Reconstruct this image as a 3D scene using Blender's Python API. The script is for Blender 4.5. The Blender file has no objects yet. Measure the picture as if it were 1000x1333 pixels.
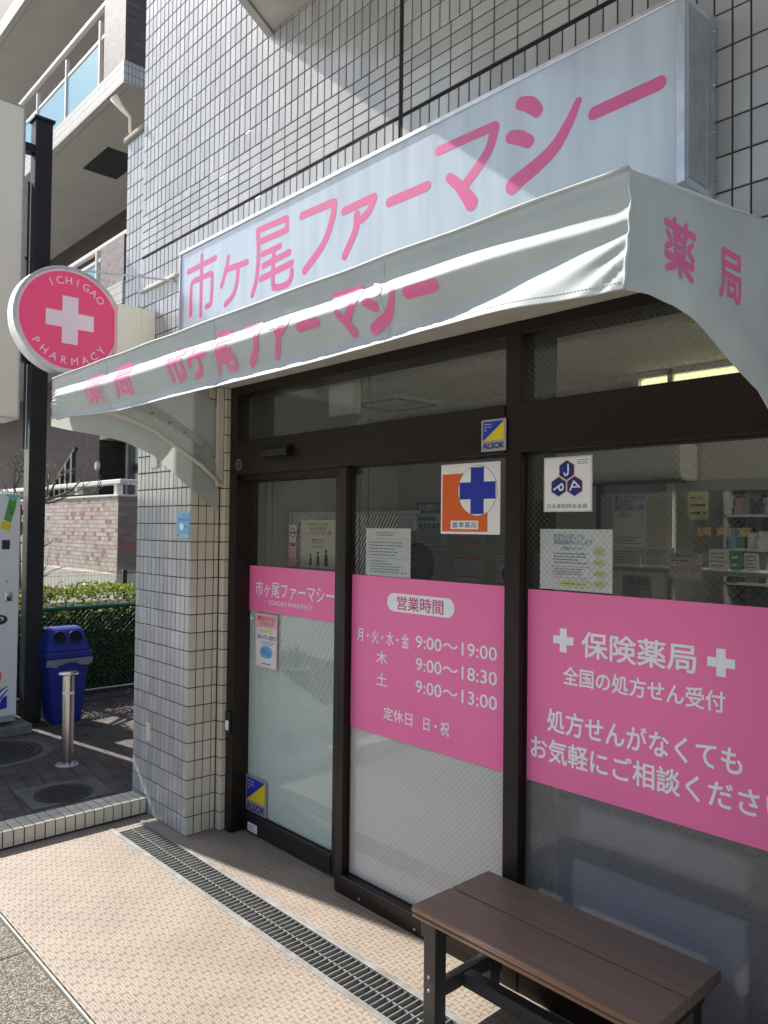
import bpy, bmesh, math, random
from mathutils import Vector, Matrix, noise
random.seed(7)
R = math.radians
SC = bpy.context.scene
COL = SC.collection

# ------------------------------------------------------------------ camera
YAW, PITCH, ROLL = 0.824922, 0.0216457, 0.0114240
CAM = Vector((3.84099, -2.10560, 1.58374))
fw = Vector((-math.sin(YAW)*math.cos(PITCH), math.cos(YAW)*math.cos(PITCH), math.sin(PITCH)))
rt0 = Vector((math.cos(YAW), math.sin(YAW), 0)); up0 = rt0.cross(fw)
rt = math.cos(ROLL)*rt0 + math.sin(ROLL)*up0
up = -math.sin(ROLL)*rt0 + math.cos(ROLL)*up0
cd = bpy.data.cameras.new('camera'); cam = bpy.data.objects.new('camera', cd); COL.objects.link(cam)
cd.sensor_fit = 'VERTICAL'; cd.sensor_height = 36; cd.lens = 1010*36/1333
cd.clip_start = 0.05; cd.clip_end = 500
m3 = Matrix((rt, up, -fw)).transposed()
cam.matrix_world = Matrix.Translation(CAM) @ m3.to_4x4()
SC.camera = cam

# ------------------------------------------------------------------ light
SUN_L = Vector((1, .183, -.92)).normalized()          # the way the light travels
EL = math.asin(-SUN_L.z); AZ = math.atan2(-SUN_L.x, -SUN_L.y)
w = bpy.data.worlds.new('World'); SC.world = w; w.use_nodes = True
nt = w.node_tree; bg = nt.nodes['Background']
sky = nt.nodes.new('ShaderNodeTexSky'); sky.sky_type = 'NISHITA'; sky.sun_disc = False
sky.sun_elevation = EL; sky.sun_rotation = AZ; sky.air_density = 1.0; sky.dust_density = 1.0
hsv = nt.nodes.new('ShaderNodeHueSaturation'); hsv.inputs['Saturation'].default_value = .78
nt.links.new(sky.outputs[0], hsv.inputs['Color']); nt.links.new(hsv.outputs[0], bg.inputs[0]); bg.inputs[1].default_value = 0.13
sd = bpy.data.lights.new('sun', 'SUN'); sun = bpy.data.objects.new('sun', sd); COL.objects.link(sun)
sd.energy = 4.75; sd.angle = R(.5); sd.color = (1, .95, .87)
sun.rotation_euler = SUN_L.to_track_quat('-Z', 'Y').to_euler(); sun.location = (-6, -3, 9)
SC.view_settings.view_transform = 'Standard'; SC.view_settings.look = 'None'
SC.view_settings.exposure = 1.1; SC.view_settings.gamma = 1
SC.cycles.max_bounces = 10; SC.cycles.transparent_max_bounces = 24
SC.cycles.caustics_reflective = False; SC.cycles.caustics_refractive = True; SC.cycles.sample_clamp_indirect = 6

# ------------------------------------------------------------------ materials
def mat(name, base, rough=.5, metal=0, var=0, scale=8, bump=0, bscale=60, spec=.5, coat=0, island=0, trans=0, emis=None, stretch=None, detail=4):
    m = bpy.data.materials.new(name); m.use_nodes = True
    t = m.node_tree; p = t.nodes['Principled BSDF']; L = t.links.new
    p.inputs['Base Color'].default_value = (*base, 1); p.inputs['Roughness'].default_value = rough
    p.inputs['Metallic'].default_value = metal; p.inputs['Specular IOR Level'].default_value = spec
    p.inputs['Coat Weight'].default_value = coat
    if coat: p.inputs['Coat Roughness'].default_value = .08
    if emis:
        p.inputs['Emission Color'].default_value = (*emis[0], 1); p.inputs['Emission Strength'].default_value = emis[1]
    tc = t.nodes.new('ShaderNodeTexCoord'); vec = tc.outputs['Object']
    if stretch:
        mp = t.nodes.new('ShaderNodeMapping'); mp.inputs['Scale'].default_value = stretch; L(vec, mp.inputs[0]); vec = mp.outputs[0]
    if var or island:
        h = t.nodes.new('ShaderNodeHueSaturation'); h.inputs['Color'].default_value = (*base, 1)
        val = None
        if var:
            n = t.nodes.new('ShaderNodeTexNoise'); n.inputs['Scale'].default_value = scale; n.inputs['Detail'].default_value = detail
            L(vec, n.inputs['Vector'])
            r = t.nodes.new('ShaderNodeMapRange'); r.inputs[1].default_value = .3; r.inputs[2].default_value = .7
            r.inputs[3].default_value = 1-var; r.inputs[4].default_value = 1+var; L(n.outputs[0], r.inputs[0]); val = r.outputs[0]
        if island:
            g = t.nodes.new('ShaderNodeNewGeometry')
            r2 = t.nodes.new('ShaderNodeMapRange'); r2.inputs[3].default_value = 1-island; r2.inputs[4].default_value = 1+island
            L(g.outputs['Random Per Island'], r2.inputs[0])
            if val:
                mu = t.nodes.new('ShaderNodeMath'); mu.operation = 'MULTIPLY'; L(val, mu.inputs[0]); L(r2.outputs[0], mu.inputs[1]); val = mu.outputs[0]
            else: val = r2.outputs[0]
        L(val, h.inputs['Value']); L(h.outputs[0], p.inputs['Base Color'])
    if bump:
        n2 = t.nodes.new('ShaderNodeTexNoise'); n2.inputs['Scale'].default_value = bscale; n2.inputs['Detail'].default_value = 5
        L(vec, n2.inputs['Vector'])
        b = t.nodes.new('ShaderNodeBump'); b.inputs['Strength'].default_value = 1; b.inputs['Distance'].default_value = bump
        L(n2.outputs[0], b.inputs['Height']); L(b.outputs[0], p.inputs['Normal'])
    if trans:
        out = t.nodes['Material Output']; tr = t.nodes.new('ShaderNodeBsdfTranslucent'); tr.inputs[0].default_value = (*base, 1)
        mx = t.nodes.new('ShaderNodeMixShader'); mx.inputs[0].default_value = trans
        L(p.outputs[0], mx.inputs[1]); L(tr.outputs[0], mx.inputs[2]); L(mx.outputs[0], out.inputs[0])
        if var or island: L(h.outputs[0], tr.inputs[0])
    return m

TILE = mat('glazed_tile', (.455, .455, .44), .18, var=.13, scale=1.5, bump=.0007, bscale=18, island=.12, coat=.12, spec=.4, stretch=(2.5, 2.5, .5), detail=7)
TILE_WARM = mat('glazed_tile_cream_bounce', (.62, .565, .465), .25, var=.07, scale=3, bump=.0006, bscale=18, island=.06, coat=.2)  # cream on the pillar return includes painted warm bounce from the sunlit floor
GROUT = mat('dark_grout', (.052, .041, .035), .9, var=.3, scale=20, bump=.001)
JOINT = mat('joint_sealant', (.012, .011, .010), .95, var=.4, scale=9)
CONC = mat('concrete', (.36, .345, .31), .85, var=.16, scale=5, bump=.003, bscale=45)
PLASTER = mat('white_plaster', (.6, .58, .53), .8, var=.06, scale=12, bump=.001, bscale=80)
ALU = mat('bronze_aluminium', (.015, .0095, .007), .36, metal=.2, var=.12, scale=4, stretch=(1, 1, .1), spec=.35)
ALU2 = mat('dark_aluminium', (.014, .012, .011), .4, metal=.2)
SIGNW = mat('acrylic_white', (.455, .515, .575), .2, var=.10, scale=2.2, stretch=(7, 7, .6), bump=.0004, bscale=5, coat=.4, detail=8)
INKL = mat('faint_ink', (.17, .175, .175), .7)
PINK = mat('pink_film', (.62, .095, .25), .3, var=.03, scale=7)
PINKB = mat('pink_window_film', (.92, .18, .43), .34, var=.035, scale=2.5, bump=.0007, bscale=7, detail=8)
PINKR = mat('pink_sign_face', (.97, .075, .22), .4, var=.03, scale=3, coat=.06)
FADE = mat('pale_pink_film', (.88, .68, .75), .2, coat=.4)
WHITE = mat('white_film', (.90, .91, .92), .4)
PAPER = mat('white_paper', (.74, .75, .74), .7, var=.03, scale=10, bump=.0004, bscale=14)
PAPERC = mat('cream_paper', (.62, .57, .43), .7, var=.06, scale=10)
INK = mat('black_ink', (.035, .035, .04), .6)
NAVY = mat('navy_ink', (.018, .024, .25), .35)
BLUE = mat('blue_ink', (.02, .04, .42), .3)
TEALK = mat('teal_ink', (.05, .2, .33), .5)
RED = mat('red_ink', (.6, .04, .08), .5)
ORANGE = mat('orange_ink', (.80, .13, .012), .35)
YEL = mat('yellow_ink', (.80, .62, .02), .35)
PYEL = mat('pale_yellow_ink', (.68, .64, .33), .5)
SKYB = mat('sky_blue_ink', (.16, .45, .72), .4)
PPINK = mat('pale_pink_paper', (.80, .45, .47), .6)
GOLD = mat('gold_leaf', (.85, .62, .30), .35, metal=.15)
GREYF = mat('silver_border', (.42, .42, .42), .35, metal=.3)
GREEN = mat('green_ink', (.10, .36, .07), .4)
FAB = mat('awning_fabric', (.505, .555, .545), .55, var=.10, scale=4, detail=8, bump=.0022, bscale=16, trans=.22, spec=.35)
FAB.node_tree.nodes['Translucent BSDF'].inputs[0].default_value = (.66, .69, .62, 1)
for l_ in list(FAB.node_tree.links):
    if l_.to_node.type == 'BSDF_TRANSLUCENT': FAB.node_tree.links.remove(l_)
FAB.node_tree.nodes['Mix Shader'].inputs[0].default_value = .24
FABL = mat('awning_lettering', (.80, .15, .36), .45, trans=.08)
PIPE = mat('cream_painted_steel', (.66, .63, .56), .4, var=.06, scale=9)
STEEL = mat('galvanised_steel', (.50, .50, .49), .35, metal=.8, var=.15, scale=25, bump=.0004, bscale=200)
STAIN = mat('stainless_steel', (.62, .60, .57), .25, metal=1, var=.1, scale=30, stretch=(40, 40, .4))
RIMM = mat('brushed_rim', (.55, .56, .57), .35, metal=.75, var=.12, scale=20)
BENCH = mat('bench_brown_resin', (.18, .128, .098), .42, var=.15, scale=26, bump=.0009, bscale=110, stretch=(.10, 1.6, 1.6), detail=9)
BENCHE = mat('bench_edge_lit_resin', (.24, .13, .075), .28, var=.12, scale=7, stretch=(.2, 4, 4))  # orange reflection of the sunlit paving is mixed into this edge colour
LEG = mat('bench_leg_grey', (.035, .034, .034), .45, var=.1, scale=9)
BLACKP = mat('black_painted_steel', (.016, .019, .022), .4, var=.25, scale=6, bump=.0006, bscale=30)
BIN = mat('blue_plastic', (.011, .030, .26), .4, var=.1, scale=6)
HOLE = mat('dark_hole', (.004, .004, .008), .9)  # near-black paints in the shade of the bin openings and drain channel
VEND = mat('vending_white', (.75, .76, .77), .28, var=.03, scale=3, coat=.3)
CAB = mat('cream_panel', (.92, .84, .69), .45, var=.07, scale=2, stretch=(1, 1, .3))
PLAST = mat('clear_bag', (.45, .5, .62), .2, trans=.4)
BROWNB = mat('brown_brick', (.085, .06, .056), .7, island=.3)
CEIL = mat('interior_ceiling', (.80, .78, .66), .9, var=.3, scale=75)
WALLI = mat('interior_wall', (.55, .54, .50), .85, var=.03, scale=3)
DARK = mat('dark_interior', (.03, .032, .035), .8)
SHELF = mat('grey_shelf', (.33, .34, .34), .5)
HAIR = mat('black_hair', (.008, .008, .009), .55, bump=.004, bscale=90, stretch=(1, 1, .2))
JACKET = mat('navy_jacket', (.012, .014, .03), .6, bump=.004, bscale=18)
SKIN = mat('skin', (.5, .3, .21), .5)
BARK = mat('tree_bark', (.16, .14, .12), .9, var=.25, scale=20, bump=.004, bscale=60)
LEAF = mat('hedge_leaf', (.16, .20, .028), .42, island=.5, trans=.45)
SOIL = mat('soil', (.06, .05, .042), .95, var=.3, scale=14, bump=.01, bscale=30)
GMESH = mat('green_coated_wire', (.012, .10, .07), .4)
IRON = mat('cast_iron', (.035, .033, .031), .6, metal=.3, var=.2, scale=25)
COLLAR = mat('manhole_collar', (.10, .095, .086), .9, var=.2, scale=18, bump=.002, bscale=90)
BSOFF = mat('balcony_soffit', (.48, .47, .44), .9, var=.05, scale=2)
RAILM = mat('rail_white', (.62, .61, .58), .4)
BGLASS = mat('frosted_blue_glass', (.24, .56, .68), .35, var=.12, scale=40, trans=.35)
BTRIM = mat('brick_trim_tile', (.58, .56, .51), .5)
DOORM = mat('dark_door', (.05, .055, .06), .4)
LAMP = mat('fluorescent_tube', (1, 1, .9), .5, emis=((1, 1, .52), 0.52))
LITGLOW = mat('fill_glow', (1, 1, .9), .5, emis=((1, .98, .86), 3.2))
WALLG = mat('rendered_wall', (.34, .33, .31), .85, var=.08, scale=3)
SASH = mat('window_sash', (.03, .035, .045), .15)

def nodes(name):
    m = bpy.data.materials.new(name); m.use_nodes = True; t = m.node_tree
    return m, t, t.nodes['Principled BSDF'], t.nodes['Material Output'], t.links.new
def math_node(t, op, a, b=None):
    n = t.nodes.new('ShaderNodeMath'); n.operation = op
    for i, v in enumerate((a, b)):
        if v is None: continue
        if isinstance(v, (int, float)): n.inputs[i].default_value = v
        else: t.links.new(v, n.inputs[i])
    return n.outputs[0]

def brick_mat(name, cols, pitch=(.1, .05), axis='XZ', mortar=(.25, .23, .21), rough=.7, chance=.11):
    m, t, p, out, L = nodes(name)
    tc = t.nodes.new('ShaderNodeTexCoord'); sp = t.nodes.new('ShaderNodeSeparateXYZ'); L(tc.outputs['Object'], sp.inputs[0])
    cb = t.nodes.new('ShaderNodeCombineXYZ'); L(sp.outputs[axis[0]], cb.inputs[0]); L(sp.outputs[axis[1]], cb.inputs[1])
    b = t.nodes.new('ShaderNodeTexBrick'); L(cb.outputs[0], b.inputs['Vector'])
    b.inputs['Scale'].default_value = 1; b.inputs['Brick Width'].default_value = pitch[0]; b.inputs['Row Height'].default_value = pitch[1]
    b.inputs['Mortar Size'].default_value = .0035; b.offset = .5; b.inputs['Mortar Smooth'].default_value = .1
    b.inputs['Color1'].default_value = (0, 0, 0, 1); b.inputs['Color2'].default_value = (1, 1, 1, 1); b.inputs['Mortar'].default_value = (.5, .5, .5, 1)
    rp = t.nodes.new('ShaderNodeValToRGB'); rp.color_ramp.interpolation = 'CONSTANT'
    e = rp.color_ramp.elements; e[0].color = (*cols[0], 1); e[1].position = 1-chance; e[1].color = (*cols[-1], 1)
    for i, c in enumerate(cols[1:-1]):
        k = e.new((i+1)*(1-chance)/(len(cols)-1)); k.color = (*c, 1)
    L(b.outputs['Color'], rp.inputs[0])
    mx = t.nodes.new('ShaderNodeMix'); mx.data_type = 'RGBA'; L(b.outputs['Fac'], mx.inputs[0]); L(rp.outputs[0], mx.inputs[6])
    mx.inputs[7].default_value = (*mortar, 1); L(mx.outputs[2], p.inputs['Base Color'])
    p.inputs['Roughness'].default_value = rough
    bp = t.nodes.new('ShaderNodeBump'); bp.inputs['Distance'].default_value = .004; bp.invert = True
    L(b.outputs['Fac'], bp.inputs['Height']); L(bp.outputs[0], p.inputs['Normal'])
    return m
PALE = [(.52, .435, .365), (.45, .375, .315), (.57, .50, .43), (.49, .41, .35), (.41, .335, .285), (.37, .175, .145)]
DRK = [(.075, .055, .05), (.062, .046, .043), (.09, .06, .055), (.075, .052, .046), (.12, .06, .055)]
BRICKX = brick_mat('pale_brick', PALE, (.105, .0535), 'XZ')
BRICKY = brick_mat('brick_side_shaded', [(.24, .17, .15), (.21, .15, .135), (.27, .2, .17), (.30, .12, .10)], (.2, .0535), 'YZ')  # pale brick darkened, shade of the side face put into the colour
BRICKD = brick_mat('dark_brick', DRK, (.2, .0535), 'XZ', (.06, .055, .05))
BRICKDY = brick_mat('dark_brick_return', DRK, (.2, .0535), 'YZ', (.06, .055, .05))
PIER = brick_mat('grey_brick', [(.25, .21, .19), (.22, .185, .17), (.28, .24, .22), (.24, .20, .18), (.20, .145, .135)], (.105, .0535), 'XZ')
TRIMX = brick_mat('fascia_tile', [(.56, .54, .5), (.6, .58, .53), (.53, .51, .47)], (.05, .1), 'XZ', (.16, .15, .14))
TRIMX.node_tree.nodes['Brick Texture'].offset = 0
TRIMY = brick_mat('fascia_tile_side_shaded', [(.40, .38, .35), (.43, .41, .38), (.37, .36, .33)], (.05, .1), 'YZ', (.1, .1, .1))  # darker copy of the fascia tile, side shade painted in
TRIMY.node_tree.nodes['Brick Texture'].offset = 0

def mat_floor():                                       # beige embossed entrance tile
    m, t, p, out, L = nodes('embossed_beige_tile')
    tc = t.nodes.new('ShaderNodeTexCoord'); sp = t.nodes.new('ShaderNodeSeparateXYZ'); L(tc.outputs['Object'], sp.inputs[0])
    P_ = .036
    u = math_node(t, 'DIVIDE', sp.outputs[0], P_); v = math_node(t, 'DIVIDE', sp.outputs[1], P_)
    fu = math_node(t, 'SUBTRACT', math_node(t, 'FRACT', u), .5); fv = math_node(t, 'SUBTRACT', math_node(t, 'FRACT', v), .5)
    au = math_node(t, 'ABSOLUTE', fu); av = math_node(t, 'ABSOLUTE', fv)
    hour = math_node(t, 'GREATER_THAN', au, av)        # hourglass halves of a cell
    par = math_node(t, 'MODULO', math_node(t, 'ADD', math_node(t, 'FLOOR', u), math_node(t, 'FLOOR', v)), 2)
    par = math_node(t, 'ABSOLUTE', par)
    s1 = math_node(t, 'SINE', math_node(t, 'MULTIPLY', u, 6.283*4)); s2 = math_node(t, 'SINE', math_node(t, 'MULTIPLY', v, 6.283*4))
    a = math_node(t, 'MULTIPLY', hour, s2); b = math_node(t, 'MULTIPLY', math_node(t, 'SUBTRACT', 1, hour), s1)
    st = math_node(t, 'ADD', a, b)
    edge = math_node(t, 'GREATER_THAN', math_node(t, 'MAXIMUM', au, av), .44)
    diag = math_node(t, 'LESS_THAN', math_node(t, 'ABSOLUTE', math_node(t, 'SUBTRACT', au, av)), .05)
    ln = math_node(t, 'MAXIMUM', math_node(t, 'MULTIPLY', edge, math_node(t, 'ADD', math_node(t, 'MULTIPLY', par, .4), .25)), math_node(t, 'MULTIPLY', diag, math_node(t, 'MULTIPLY', par, .55)))
    npar = math_node(t, 'SUBTRACT', 1, par); nh = math_node(t, 'SUBTRACT', 1, hour)
    tri = math_node(t, 'ADD', math_node(t, 'MULTIPLY', hour, par), math_node(t, 'MULTIPLY', nh, npar))
    tri = math_node(t, 'MULTIPLY', tri, math_node(t, 'LESS_THAN', math_node(t, 'MAXIMUM', au, av), .40))
    dk = math_node(t, 'MULTIPLY', tri, math_node(t, 'ADD', math_node(t, 'MULTIPLY', st, .38), .62))
    hgt = math_node(t, 'SUBTRACT', math_node(t, 'ADD', .86, math_node(t, 'MULTIPLY', ln, .12)), math_node(t, 'MULTIPLY', dk, .86))
    n = t.nodes.new('ShaderNodeTexNoise'); n.inputs['Scale'].default_value = 2.6; n.inputs['Detail'].default_value = 9; n.inputs['Roughness'].default_value = .68; L(tc.outputs['Object'], n.inputs['Vector'])
    rp = t.nodes.new('ShaderNodeMapRange'); L(hgt, rp.inputs[0])
    mx = t.nodes.new('ShaderNodeMix'); mx.data_type = 'RGBA'; L(rp.outputs[0], mx.inputs[0])
    mx.inputs[6].default_value = (.14, .108, .082, 1); mx.inputs[7].default_value = (.315, .262, .21, 1)
    vo = t.nodes.new('ShaderNodeTexVoronoi'); vo.inputs['Scale'].default_value = 4.2; L(tc.outputs['Object'], vo.inputs['Vector'])
    sc2 = t.nodes.new('ShaderNodeSeparateColor'); L(vo.outputs['Color'], sc2.inputs[0])
    spot = math_node(t, 'LESS_THAN', vo.outputs['Distance'], math_node(t, 'MULTIPLY', math_node(t, 'POWER', sc2.outputs[0], 4), .055))
    m9 = t.nodes.new('ShaderNodeMix'); m9.data_type = 'RGBA'; L(math_node(t, 'MULTIPLY', spot, .6), m9.inputs[0]); L(mx.outputs[2], m9.inputs[6]); m9.inputs[7].default_value = (.07, .06, .05, 1)
    hs = t.nodes.new('ShaderNodeHueSaturation'); L(m9.outputs[2], hs.inputs['Color'])
    rr = t.nodes.new('ShaderNodeMapRange'); rr.inputs[1].default_value = .3; rr.inputs[2].default_value = .7; rr.inputs[3].default_value = .80; rr.inputs[4].default_value = 1.14
    L(n.outputs[0], rr.inputs[0]); L(rr.outputs[0], hs.inputs['Value']); L(hs.outputs[0], p.inputs['Base Color'])
    bp = t.nodes.new('ShaderNodeBump'); bp.inputs['Distance'].default_value = .0015; L(hgt, bp.inputs['Height']); L(bp.outputs[0], p.inputs['Normal'])
    p.inputs['Roughness'].default_value = .5
    return m
FLOOR = mat_floor()

def mat_aggregate():
    m, t, p, out, L = nodes('washed_aggregate')
    tc = t.nodes.new('ShaderNodeTexCoord')
    v = t.nodes.new('ShaderNodeTexVoronoi'); v.inputs['Scale'].default_value = 190; L(tc.outputs['Object'], v.inputs['Vector'])
    rp = t.nodes.new('ShaderNodeValToRGB'); e = rp.color_ramp.elements
    e[0].color = (.035, .031, .025, 1); e[1].color = (.30, .27, .21, 1); e[1].position = .9
    k = e.new(.55); k.color = (.10, .09, .072, 1)
    sp = t.nodes.new('ShaderNodeSeparateColor'); L(v.outputs['Color'], sp.inputs[0]); L(sp.outputs[0], rp.inputs[0])
    L(rp.outputs[0], p.inputs['Base Color']); p.inputs['Roughness'].default_value = .85
    bp = t.nodes.new('ShaderNodeBump'); bp.inputs['Distance'].default_value = .003; bp.invert = True; L(v.outputs['Distance'], bp.inputs['Height']); L(bp.outputs[0], p.inputs['Normal'])
    return m
AGG = mat_aggregate()
ASPH = mat('pale_bounce_road', (.42, .41, .385), .9, var=.2, scale=30, bump=.004, bscale=200)  # unseen road coloured pale to bounce sunlight towards the shopfront

def mat_paver():
    m, t, p, out, L = nodes('brown_paver')
    tc = t.nodes.new('ShaderNodeTexCoord'); mp = t.nodes.new('ShaderNodeMapping'); mp.inputs['Rotation'].default_value = (0, 0, R(8)); L(tc.outputs['Object'], mp.inputs[0])
    b = t.nodes.new('ShaderNodeTexBrick'); L(mp.outputs[0], b.inputs['Vector']); b.inputs['Scale'].default_value = 1
    b.inputs['Brick Width'].default_value = .2; b.inputs['Row Height'].default_value = .1; b.inputs['Mortar Size'].default_value = .004
    b.inputs['Color1'].default_value = (.052, .040, .036, 1); b.inputs['Color2'].default_value = (.080, .060, .053, 1); b.inputs['Mortar'].default_value = (.03, .026, .022, 1)
    n = t.nodes.new('ShaderNodeTexNoise'); n.inputs['Scale'].default_value = 9; n.inputs['Detail'].default_value = 8; L(tc.outputs['Object'], n.inputs['Vector'])
    mr = t.nodes.new('ShaderNodeMapRange'); mr.inputs[1].default_value = .3; mr.inputs[2].default_value = .7; mr.inputs[3].default_value = .65; mr.inputs[4].default_value = 1.4
    L(n.outputs[0], mr.inputs[0]); hs = t.nodes.new('ShaderNodeHueSaturation'); L(b.outputs['Color'], hs.inputs['Color']); L(mr.outputs[0], hs.inputs['Value'])
    L(hs.outputs[0], p.inputs['Base Color']); p.inputs['Roughness'].default_value = .85
    bp = t.nodes.new('ShaderNodeBump'); bp.inputs['Distance'].default_value = .006; bp.invert = True; L(b.outputs['Fac'], bp.inputs['Height']); L(bp.outputs[0], p.inputs['Normal'])
    return m
PAVER = mat_paver()

def wire_lines(t, L, pitch, wdt):
    tc = t.nodes.new('ShaderNodeTexCoord'); sp = t.nodes.new('ShaderNodeSeparateXYZ'); L(tc.outputs['Object'], sp.inputs[0])
    x, z = sp.outputs[0], sp.outputs[2]; r = []
    for op in ('ADD', 'SUBTRACT'):
        f = math_node(t, 'FRACT', math_node(t, 'DIVIDE', math_node(t, op, x, z), pitch))
        r.append(math_node(t, 'LESS_THAN', f, wdt/pitch))
    return math_node(t, 'MAXIMUM', r[0], r[1])

def mat_glass(name, wire=True, tint=(.93, .95, .94)):
    m, t, p, out, L = nodes(name); t.nodes.remove(p)
    tr = t.nodes.new('ShaderNodeBsdfTransparent'); tr.inputs[0].default_value = (*tint, 1)
    gl = t.nodes.new('ShaderNodeBsdfGlossy'); gl.inputs['Roughness'].default_value = .0
    fr = t.nodes.new('ShaderNodeFresnel'); ge = t.nodes.new('ShaderNodeNewGeometry'); L(math_node(t, 'SUBTRACT', 1.5, math_node(t, 'MULTIPLY', ge.outputs['Backfacing'], 1.5-1/1.5)), fr.inputs[0])
    f2 = math_node(t, 'MINIMUM', math_node(t, 'MULTIPLY', fr.outputs[0], 1.35), 1)
    mx = t.nodes.new('ShaderNodeMixShader'); L(f2, mx.inputs[0]); L(tr.outputs[0], mx.inputs[1]); L(gl.outputs[0], mx.inputs[2])
    last = mx.outputs[0]
    if wire:
        wl = wire_lines(t, L, .0245, .0012)
        d = t.nodes.new('ShaderNodeBsdfPrincipled'); d.inputs['Base Color'].default_value = (.17, .17, .165, 1); d.inputs['Metallic'].default_value = .3; d.inputs['Roughness'].default_value = .5
        m2 = t.nodes.new('ShaderNodeMixShader'); L(math_node(t, 'MULTIPLY', wl, .75), m2.inputs[0]); L(last, m2.inputs[1]); L(d.outputs[0], m2.inputs[2]); last = m2.outputs[0]
    L(last, out.inputs[0]); return m
GLASS = mat_glass('wired_glass')
GLASSC = mat_glass('clear_glass', False)

def mat_film(name, col, clear, rough):
    m, t, p, out, L = nodes(name); t.nodes.remove(p)
    d = t.nodes.new('ShaderNodeBsdfDiffuse'); d.inputs[0].default_value = (*col, 1)
    tl = t.nodes.new('ShaderNodeBsdfTranslucent'); tl.inputs[0].default_value = (*col, 1)
    m1 = t.nodes.new('ShaderNodeMixShader'); m1.inputs[0].default_value = .1; L(d.outputs[0], m1.inputs[1]); L(tl.outputs[0], m1.inputs[2])
    rf = t.nodes.new('ShaderNodeBsdfRefraction'); rf.inputs['Roughness'].default_value = rough; rf.inputs['IOR'].default_value = 1.25; rf.inputs[0].default_value = (.9, .92, .95, 1)
    m2 = t.nodes.new('ShaderNodeMixShader'); m2.inputs[0].default_value = clear; L(m1.outputs[0], m2.inputs[1])
    tp = t.nodes.new('ShaderNodeBsdfTransparent'); tp.inputs[0].default_value = (.92, .93, .95, 1); m3_ = t.nodes.new('ShaderNodeMixShader'); m3_.inputs[0].default_value = .5
    L(rf.outputs[0], m3_.inputs[1]); L(tp.outputs[0], m3_.inputs[2]); L(m3_.outputs[0], m2.inputs[2])
    L(m2.outputs[0], out.inputs[0]); return m
FROST = mat_film('frosted_film', (.92, .88, .85), .06, .3)
FROSTC = mat_film('clearer_frosted_film', (.50, .49, .51), .74, .16)
FROSTD = mat_film('milky_film', (.82, .93, .88), .05, .3)

def mat_stripes(nm='striped_screen', pitch=.036, wd=.34):
    m, t, p, out, L = nodes(nm)
    tc = t.nodes.new('ShaderNodeTexCoord'); sp = t.nodes.new('ShaderNodeSeparateXYZ'); L(tc.outputs['Object'], sp.inputs[0])
    f = math_node(t, 'FRACT', math_node(t, 'DIVIDE', math_node(t, 'SUBTRACT', sp.outputs[2], math_node(t, 'MULTIPLY', sp.outputs[0], 1.5)), pitch))
    k = math_node(t, 'LESS_THAN', f, wd)
    p.inputs['Base Color'].default_value = (.85, .85, .84, 1)
    tr = t.nodes.new('ShaderNodeBsdfTransparent'); tr.inputs[0].default_value = (.86, .87, .87, 1)
    mx = t.nodes.new('ShaderNodeMixShader'); L(k, mx.inputs[0]); L(tr.outputs[0], mx.inputs[1]); L(p.outputs[0], mx.inputs[2]); L(mx.outputs[0], out.inputs[0])
    return m
STRIPE = mat_stripes(); STRIPEF = mat_stripes('thin_striped_film', .060, .17)

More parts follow.
